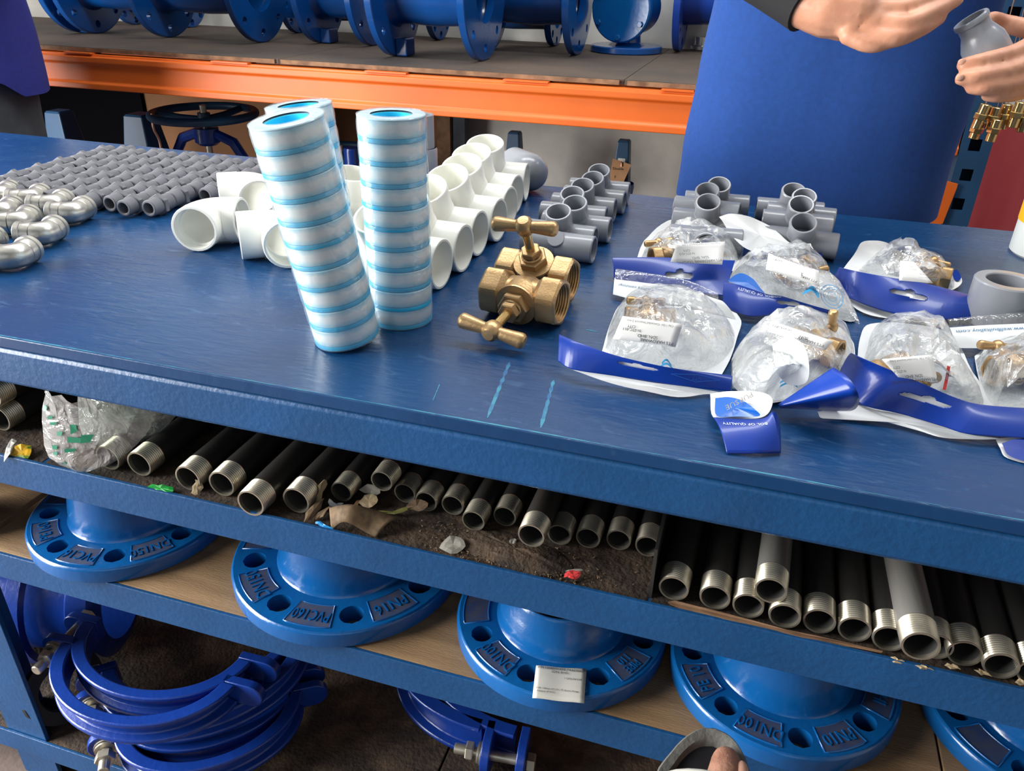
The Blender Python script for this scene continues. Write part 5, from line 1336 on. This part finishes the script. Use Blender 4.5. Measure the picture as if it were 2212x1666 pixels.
# loose dust and crumbs
b = MB(); rd = random.Random(8)
for i in range(900):
    px, py = rd.gauss(1090, 110), 0; py = 985 + 0.2269 * px - 6 - 70 * rd.random() ** 1.3
    if px < 900 or px > 1400: continue
    p = U(px, py, S1 + .0012); s_ = rd.uniform(.0004, .0022)
    vs = [p + Vector((rd.uniform(-1, 1) * s_, rd.uniform(-1, 1) * s_, rd.uniform(-.6, .8) * s_)) for _ in range(4)]
    b.add(vs, [(0, 1, 2), (0, 2, 3), (0, 3, 1), (1, 3, 2)])
o = b.build('dust_heap', 'leaf_brown', None, smooth=False); tag(o, 'brown dust and crumbs swept along the dirty shelf', 'dust'); o['kind'] = 'stuff'
# low mound of matted dust
b = MB(); rows = []; cx_, cy_ = 1110, 1195
for r in range(8):
    row = []
    for k in range(40):
        a = 2 * pi * k / 40; q = U(cx_ + 125 * r / 7 * cos(a) + 20 * sin(a) * r / 7, cy_ + 45 * r / 7 * sin(a) + 26 * r / 7 * cos(a), S1)
        q.z = S1 + .0006 + max(0, .006 * (1 - (r / 7) ** 2) + (0.0022 * mnoise.noise(q * 260) if r < 7 else 0)); row.append(q)
    rows.append(row)
b.grid(rows, True); o = b.build('dust_mat', 'dirty_shelf', None); tag(o, 'matted brown dust in front of the thin pipes', 'dust'); o['kind'] = 'stuff'

# crumpled clear bag with green print on the upper shelf, left
t = thing('clear_plastic_bag', 'crumpled clear plastic bag with green print on the pipe shelf', 'bag', U(180, 960, S1))
b = MB(); rows = []
prof = [(100, 826, 280, 852), (97, 846, 300, 872), (92, 880, 330, 900), (92, 905, 322, 930), (93, 935, 300, 955), (97, 960, 275, 980), (103, 985, 240, 1003), (130, 1004, 210, 1014), (170, 1016, 196, 1020)]
hs = [.100, .089, .074, .060, .045, .030, .016, .006, .001]
for (xl, yl, xr, yr), h in zip(prof, hs):
    A = U(xl, yl, S1 + h); B = U(xr, yr, S1 + h); row = []
    for k in range(19):
        u = k / 18; p = A.lerp(B, u); bul = sin(pi * u) ** .7 * .022 * (h + .02) / .1
        p += Vector((0, -bul, 0)); nz = mnoise.noise(p * 75) * .0035 + mnoise.noise(p * 170) * .0016
        p += Vector((nz * .5, nz, nz)); p.z = max(p.z, S1 + .001); row.append(p)
    rows.append(row)
b.grid(rows); b.build('film_front', 'film_green', t, world=True, ang=22)
b = MB(); b.grid([[p + Vector((0.004, .045, 0)) for p in r] for r in rows]); b.build('film_back', 'film_green', t, world=True, ang=22)
for k, (ri, ci, w_, h_) in enumerate(((0.6, 1.2, 1.3, .30), (1.2, 2.4, 1.1, .26), (1.7, 2.8, 1.4, .26), (2.4, 4.2, 1.2, .3), (3.6, 3.0, 1.5, .4), (4.2, 3.2, 1.4, .25), (5.0, 6.0, 1.2, .35), (1.4, 7.0, 1.3, .9), (2.6, 6.5, 3.0, .5), (3.6, 6.2, 2.4, .3), (2.2, 9.0, 2.0, .8))):
    def gp(r, c_):
        r = min(max(r + 1, 0), 7.99); c_ = min(max(c_, 0), 17.99); i, j = int(r), int(c_); f_, g_ = r - i, c_ - j
        return (rows[i][j] * (1 - f_) + rows[i + 1][j] * f_) * (1 - g_) + (rows[i][j + 1] * (1 - f_) + rows[i + 1][j + 1] * f_) * g_ + Vector((0, -.0015, .0008))
    b = MB(); b.add([gp(ri, ci), gp(ri - .12, ci + w_), gp(ri + h_ * .7, ci + w_ * .9), gp(ri + h_, ci + .15)], [(0, 1, 2, 3)]); b.build('green_print', 'ink_green', t, world=True, smooth=False)

# ================================================================ people
def ell(c, rx, ry, rz, n=16, m=10):
    b = MB(); prof = [(max(1e-6, sin(pi * i / m)), -cos(pi * i / m)) for i in range(m + 1)]; prof[0] = (0, -1); prof[-1] = (0, 1)
    b.lathe(prof, n, loc(c) @ Matrix.Diagonal((rx, ry, rz, 1))); return b
def limb(b, pts, rad, n=12, flat=1.0):
    "tapering limb with rounded ends"
    P = catmull(pts, 5); R_ = []
    k = len(pts) - 1
    for i in range(len(P)):
        t = i / 5; j = min(int(t), k - 1); f = t - j; R_.append(rad[j] * (1 - f) + rad[j + 1] * f)
    b.tube(P, R_, n, flat=flat)
    for c, r in ((P[0], R_[0]), (P[-1], R_[-1])): b.join(ell(c, r, r, r, 12, 8))
    return b
def remesh(o, vox, smooth=6):
    k = o.modifiers.new('skin', 'REMESH'); k.mode = 'VOXEL'; k.voxel_size = vox; k.use_smooth_shade = True
    s_ = o.modifiers.new('soften', 'SMOOTH'); s_.factor = 0.5; s_.iterations = smooth
    return o
def torso_cloth(b, cx, cy, secs, n=56, seed=0, fold=0.006, closed_top=True, hem=None):
    "secs: (z, half width, half depth, dx, dy); wrinkled elliptical tube"
    rows = []; zs = [s_[0] for s_ in secs]; K = 40
    for i in range(K + 1):
        z = zs[0] + (zs[-1] - zs[0]) * i / K
        j = max(k for k in range(len(zs) - 1) if zs[k] <= z + 1e-9); f = (z - zs[j]) / (zs[j + 1] - zs[j]); f = f * f * (3 - 2 * f)
        A, B = secs[j], secs[j + 1]; w_, d_, dx, dy = [A[k] * (1 - f) + B[k] * f for k in (1, 2, 3, 4)]
        row = []
        for k in range(n):
            a = 2 * pi * k / n; e = 2.6
            ca, sa = cos(a), sin(a); rr = 1.0 / (abs(ca) ** e + abs(sa) ** e) ** (1 / e)
            p = Vector((cx + dx + w_ * rr * ca, cy + dy + d_ * rr * sa, z))
            nz = mnoise.noise(Vector((p.x * 7 + seed, p.y * 7, p.z * 2.6))) + .5 * mnoise.noise(Vector((p.x * 16, p.y * 16 + seed, p.z * 6)))
            p += Vector((ca, sa, 0)) * fold * nz
            if hem and i < 12: p.z += hem(a) * (1 - i / 12)
            row.append(p)
        rows.append(row)
    b.grid(rows, True)
    if closed_top: b.add(rows[-1], [tuple(range(n))])
    return b

# ---- person behind the bench: blue shirt, both hands in front holding a grey reducer
pc = Vector((0.112, 1.03, 0))
man = thing('person', 'person in a blue polo shirt behind the bench, holding a grey reducer', 'person', loc(pc.x, pc.y, 0))
wR = D(1742, 10, 0.985)           # wrist towards the left of the picture
ELB = D(1470, -190, 1.08)
wL = D(2305, 132, .965)           # wrist at the right edge
b = MB()
b.join(ell((pc.x, pc.y + .02, 1.545), .075, .095, .115, 20, 14)); b.join(ell((pc.x, pc.y - .035, 1.50), .058, .06, .07, 16, 10))   # skull, jaw
b.join(ell((pc.x, pc.y - .095, 1.535), .014, .022, .026, 10, 8)); b.join(ell((pc.x - .077, pc.y + .02, 1.535), .014, .022, .032, 10, 8)); b.join(ell((pc.x + .077, pc.y + .02, 1.535), .014, .022, .032, 10, 8))
b.join(ell((pc.x, pc.y - .082, 1.478), .024, .012, .009, 10, 8))
limb(b, [(pc.x, pc.y + .03, 1.44), (pc.x, pc.y + .03, 1.33)], [.056, .065])
b.join(ell((pc.x, pc.y + .02, 1.12), .185, .105, .26, 24, 14)); b.join(ell((pc.x, pc.y + .02, .85), .175, .11, .14, 20, 12))
for s, sh, el_, wr in ((-1, Vector((pc.x - .185, pc.y + .02, 1.30)), ELB, wR), (1, Vector((pc.x + .185, pc.y + .02, 1.30)), Vector((.53, .74, 1.25)), wL)):
    limb(b, [sh, sh.lerp(el_, .5), el_], [.056, .048, .041]); limb(b, [el_, el_.lerp(wr, .35), wr], [.042, .039, .029])
# hand at the left: palm sideways, fingers curling to the right
def fing(pts, r0, r1): limb(b, [D(*p) for p in pts], [r0 + (r1 - r0) * i / (len(pts) - 1) for i in range(len(pts))], 10)
b.join(ell(D(1830, 30, .970), .040, .022, .032, 16, 10)); limb(b, [wR, D(1790, 22, .975), D(1850, 30, .965)], [.029, .033, .030])
b.join(ell(D(1880, 55, .960), .026, .022, .024, 14, 8))
fing([(1870, 20, .955), (1950, 18, .945), (2010, -5, .945), (2058, -28, .955)], .0125, .0085)
fing([(1880, 45, .955), (1955, 52, .938), (2020, 24, .940), (2066, 0, .952)], .0125, .0085)
fing([(1868, 72, .955), (1930, 84, .940), (1990, 62, .940), (2030, 38, .950)], .0120, .0085)
fing([(1832, 78, .958), (1880, 98, .948), (1925, 88, .946), (1958, 70, .952)], .0110, .0075)
fing([(1840, -8, .960), (1920, -30, .955), (1990, -40, .955)], .0130, .0095)
# hand at the right: four fingers wrapped round the reducer from the right, thumb behind its rim
b.join(ell(D(2262, 120, .968), .036, .024, .036, 16, 10)); limb(b, [wL, D(2262, 120, .968)], [.030, .033])
fing([(2262, 75, .968), (2196, 112, .955), (2120, 132, .945), (2082, 140, .950)], .0120, .0088)
fing([(2268, 108, .966), (2196, 148, .950), (2118, 166, .940), (2078, 170, .946)], .0122, .0088)
fing([(2268, 138, .966), (2200, 178, .952), (2132, 190, .942), (2100, 190, .948)], .0115, .0084)
fing([(2262, 165, .968), (2206, 200, .960), (2156, 208, .952), (2132, 206, .955)], .0100, .0074)
fing([(2270, 70, .975), (2220, 62, .992), (2170, 50, 1.004), (2146, 40, 1.000)], .0140, .0095)
o = b.build('body', 'skin', man, world=True); remesh(o, 0.0032, 5)
# fingernails that face the viewer
for px, py, dep in ((2078, 134, .943), (2073, 168, .938)):
    q = MB(); q.join(ell(D(px, py, dep + .0015), .0046, .0026, .0038, 10, 6)); q.build('fingernail', 'nail', o, world=True)
for s in (-1, 1):
    q = MB(); q.join(ell((pc.x + s * .032, pc.y - .072, 1.548), .012, .008, .008, 10, 8)); q.build('eye', 'bottle_white', man, world=True)
q = MB(); q.join(ell((pc.x, pc.y + .035, 1.578), .081, .100, .098, 20, 12)); q.build('hair', 'hair_black', man, world=True)
q = MB()
torso_cloth(q, pc.x, pc.y, [(0.735, .230, .150, -.026, 0), (0.80, .229, .150, -.024, 0), (0.95, .226, .150, -.012, -.005), (1.10, .222, .145, -.006, -.005), (1.22, .224, .135, 0, .01), (1.31, .195, .10, 0, .02), (1.36, .09, .075, 0, .03)], seed=3, fold=.007)
sh = q.build('polo_shirt', 'shirt_blue', man, world=True, ang=60)
for s, shd, el_ in ((-1, Vector((pc.x - .175, pc.y + .02, 1.295)), ELB + Vector((.01, .02, .03))), (1, Vector((pc.x + .175, pc.y + .02, 1.295)), Vector((.50, .79, 1.25)))):
    q = MB(); q.tube(catmull([shd, shd.lerp(el_, .5), el_], 4), [.078 - .0015 * i for i in range(9)], 20); q.build('sleeve', 'shirt_blue', man, world=True, ang=60)
q = MB(); dsl = (ELB - wR).normalized(); q.tube(catmull([wR + dsl * -.004, wR + dsl * .08, ELB], 4), [.0335, .034, .035, .036, .038, .041, .044, .047, .048], 20); q.build('arm_sleeve', 'cloth_black', man, world=True, ang=60)
q = MB(); torso_cloth(q, pc.x, pc.y + .01, [(.60, .17, .115, 0, 0), (.72, .19, .125, 0, 0), (.86, .19, .125, 0, 0)], seed=9, fold=.004)
for s in (-1, 1):
    q.tube(catmull([(pc.x + s * .09, pc.y + .01, .66), (pc.x + s * .095, pc.y, .42), (pc.x + s * .10, pc.y + .01, .06)], 5), [.092 - .0035 * i for i in range(11)], 20)
q.build('trousers', 'trouser_grey', man, world=True, ang=60)
for s in (-1, 1):
    q = MB(); q.join(ell((pc.x + s * .10, pc.y - .05, .035), .048, .13, .035, 16, 8)); q.build('shoe', 'rubber_black', man, world=True)
# the reducer in the hand: a thing of its own
rt = D(2096, 40, .962); rb_ = D(2136, 118, .975)
ax = (rt - rb_).normalized()
t = thing('grey_reducer', 'grey plastic reducer held in the hand', 'pipe fitting', frame(rb_, ax)); Lr = (rt - rb_).length
q = MB(); q.lathe([(.0255, -.022), (.0265, -.020), (.0265, Lr * .18), (.0255, Lr * .36), (.0205, Lr * .58), (.0182, Lr * .68), (.0182, Lr * .86), (.0200, Lr * .88), (.0205, Lr * .97), (.0195, Lr), (.0160, Lr), (.0155, Lr * .96), (.0150, Lr * .5), (0, Lr * .48)], 36); q.build('shell', 'grey_pvc', t, ang=50)

# ---- second person at the left edge
p2 = Vector((-2.065, 1.12, 0))
man2 = thing('person', 'person in a violet-blue shirt and grey trousers at the left edge', 'person', loc(p2.x, p2.y, 0))
b = MB()
b.join(ell((p2.x, p2.y + .02, 1.60), .075, .095, .115, 18, 12)); b.join(ell((p2.x, p2.y - .035, 1.555), .058, .06, .07, 14, 9)); b.join(ell((p2.x, p2.y - .095, 1.59), .014, .022, .026, 10, 8))
limb(b, [(p2.x, p2.y + .03, 1.50), (p2.x, p2.y + .03, 1.38)], [.056, .065]); b.join(ell((p2.x, p2.y + .02, 1.15), .19, .105, .27, 20, 12))
for s in (-1, 1):
    sh_ = Vector((p2.x + s * .20, p2.y + .02, 1.34)); e_ = Vector((p2.x + s * .30, p2.y - .02, 1.10)); w_ = Vector((p2.x + s * .16, p2.y - .22, 1.08))
    limb(b, [sh_, e_], [.055, .042]); limb(b, [e_, w_], [.042, .03])
    b.join(ell(w_ + Vector((-s * .03, -.05, 0)), .03, .05, .022, 12, 8))
    for k in range(4): limb(b, [w_ + Vector((-s * (.012 + .016 * k), -.09, .0)), w_ + Vector((-s * (.014 + .017 * k), -.125, -.012)), w_ + Vector((-s * (.016 + .017 * k), -.14, -.035))], [.0095, .0085, .0075], 8)
    limb(b, [w_ + Vector((s * .002, -.03, .01)), w_ + Vector((s * .018, -.07, .012)), w_ + Vector((s * .012, -.10, .006))], [.012, .010, .009], 8)
o = b.build('body', 'skin', man2, world=True); remesh(o, 0.005, 4)
q = MB(); q.join(ell((p2.x, p2.y + .035, 1.632), .081, .100, .098, 18, 10)); q.build('hair', 'hair_black', man2, world=True)
q = MB(); torso_cloth(q, p2.x, p2.y, [(0.865, .262, .165, 0, 0), (0.95, .258, .165, 0, 0), (1.10, .245, .155, 0, 0), (1.25, .24, .14, 0, .01), (1.35, .20, .10, 0, .02), (1.40, .09, .075, 0, .03)], n=96, seed=5, fold=.018, hem=lambda a: -.075 + (.12 * max(0, 1 - abs(a - 5.45) / .16)) + (.04 * max(0, 1 - abs(a - 5.9) / .3)))
q.build('shirt', 'shirt_violet', man2, world=True, ang=60)
for s in (-1, 1):
    q = MB(); q.tube([(p2.x + s * .19, p2.y + .02, 1.335), (p2.x + s * .25, p2.y, 1.23), (p2.x + s * .285, p2.y - .01, 1.14)], [.08, .075, .07], 18); q.build('sleeve', 'shirt_violet', man2, world=True, ang=60)
q = MB(); torso_cloth(q, p2.x, p2.y, [(.55, .205, .135, .01, 0), (.70, .215, .145, .008, 0), (.80, .232, .150, 0, 0), (.90, .235, .150, 0, 0), (1.0, .20, .13, 0, 0)], seed=2, fold=.010)
for s in (-1, 1): q.tube(catmull([(p2.x + s * .105, p2.y, .64), (p2.x + s * .11, p2.y, .40), (p2.x + s * .115, p2.y + .01, .06)], 5), [.108 - .004 * i for i in range(11)], 20)
q.build('trousers', 'trouser_grey', man2, world=True, ang=60)
for s in (-1, 1):
    q = MB(); q.join(ell((p2.x + s * .115, p2.y - .05, .035), .048, .13, .035, 14, 8)); q.build('shoe', 'rubber_black', man2, world=True)

# ---- sandalled foot in front of the bench (leg of the person taking the picture, shin running back below the frame)
yo = -0.040
def Fp(px, py, dz=0.0, dy=0.0): 
    p = V(px, py, yo); return Vector((p.x, p.y + dy, p.z + dz))
tip = V(1545, 1568, yo)
zf = tip.z - .008
foot = thing('person', 'sandalled foot with a bare big toe in front of the bench', 'person', loc(tip.x, tip.y - .1, zf))
fwd = Vector((-.04, 1, 0)).normalized(); rgt = Vector((1, .04, 0))
def F(u, v, h): return Vector((tip.x, tip.y, zf)) - fwd * u + rgt * v + Vector((0, 0, h - .25 * u))
b = MB()
limb(b, [F(.026, .0110, .006), F(.044, .0110, .009), F(.095, .009, .012)], [.0125, .0160, .0165], 14)
for k in range(4): limb(b, [F(.070 + .008 * k, -.006 - .0125 * k, .004), F(.085 + .006 * k, -.005 - .0125 * k, .010), F(.115, -.003 - .011 * k, .014)], [.0085 - .0006 * k, .0095 - .0006 * k, .0105], 10)
limb(b, [F(.085, .0, .014), F(.15, -.002, .026), F(.21, .0, .04)], [.030, .032, .036], 14, .8)
limb(b, [F(.23, 0, .02), F(.215, 0, .07), F(.25, .0, .16), F(.40, .0, .28)], [.034, .036, .042, .055], 16); limb(b, [F(.40, 0, .28), F(.62, .02, .30), F(.84, .04, .31)], [.055, .066, .075], 16)
o = b.build('body', 'skin_brown', foot, world=True); remesh(o, .0032, 5)
q = MB(); q.join(ell(F(.040, .0225, .0165), .0060, .0125, .0055, 14, 8)); q.build('toenail', 'nail', foot, world=True)
out = [(0, 0), (.003, .012), (.012, .022), (.028, .030), (.055, .037), (.12, .038), (.20, .033), (.245, .022), (.255, 0), (.245, -.022), (.20, -.033), (.12, -.042), (.055, -.044), (.028, -.033), (.012, -.022), (.003, -.011)]
lp = catmull([F(u, v, 0) for u, v in out] + [F(0, 0, 0)], 3)[:-1]
cc = F(.11, 0, 0)
q = MB(); rows = [[p + Vector((0, 0, -.026)) for p in lp], [p + (p - cc).normalized() * .003 + Vector((0, 0, -.016)) for p in lp], [p + (p - cc).normalized() * .002 + Vector((0, 0, .002)) for p in lp], [p + Vector((0, 0, .004)) for p in lp], [p - (p - cc).normalized() * .008 + Vector((0, 0, .003)) for p in lp], [p - (p - cc).normalized() * .011 + Vector((0, 0, -.003)) for p in lp]]
q.grid(rows, True); q.add(rows[0], [tuple(range(len(lp)))]); q.build('sandal_sole', 'sole_grey', foot, world=True, ang=50)
q = MB(); q.add(rows[-1], [tuple(range(len(lp)))]); q.build('footbed', 'footbed', foot, world=True, smooth=False, solid=.001)
q = MB()
arc = lambda u, k=1.0: [F(u, .046 * cos(a), .002 + .036 * k * sin(a)) for a in [pi * i / 14 for i in range(15)]]
q.grid([arc(.060), arc(.075, 1.08), arc(.095, 1.14)]); q.build('strap', 'strap_teal', foot, world=True, solid=.003)
q = MB(); q.tube(arc(.0595, 1.02), .0022, 6); q.build('strap_edge', 'strap_edge', foot, world=True)
q = MB(); q.tube(catmull([F(.235, 0, .12), F(.27, 0, .19), F(.40, 0, .285), F(.62, .02, .30), F(.90, .04, .31)], 4), [.055 + .0028 * i for i in range(17)], 18); q.build('trouser_leg', 'trouser_grey', foot, world=True, ang=60)
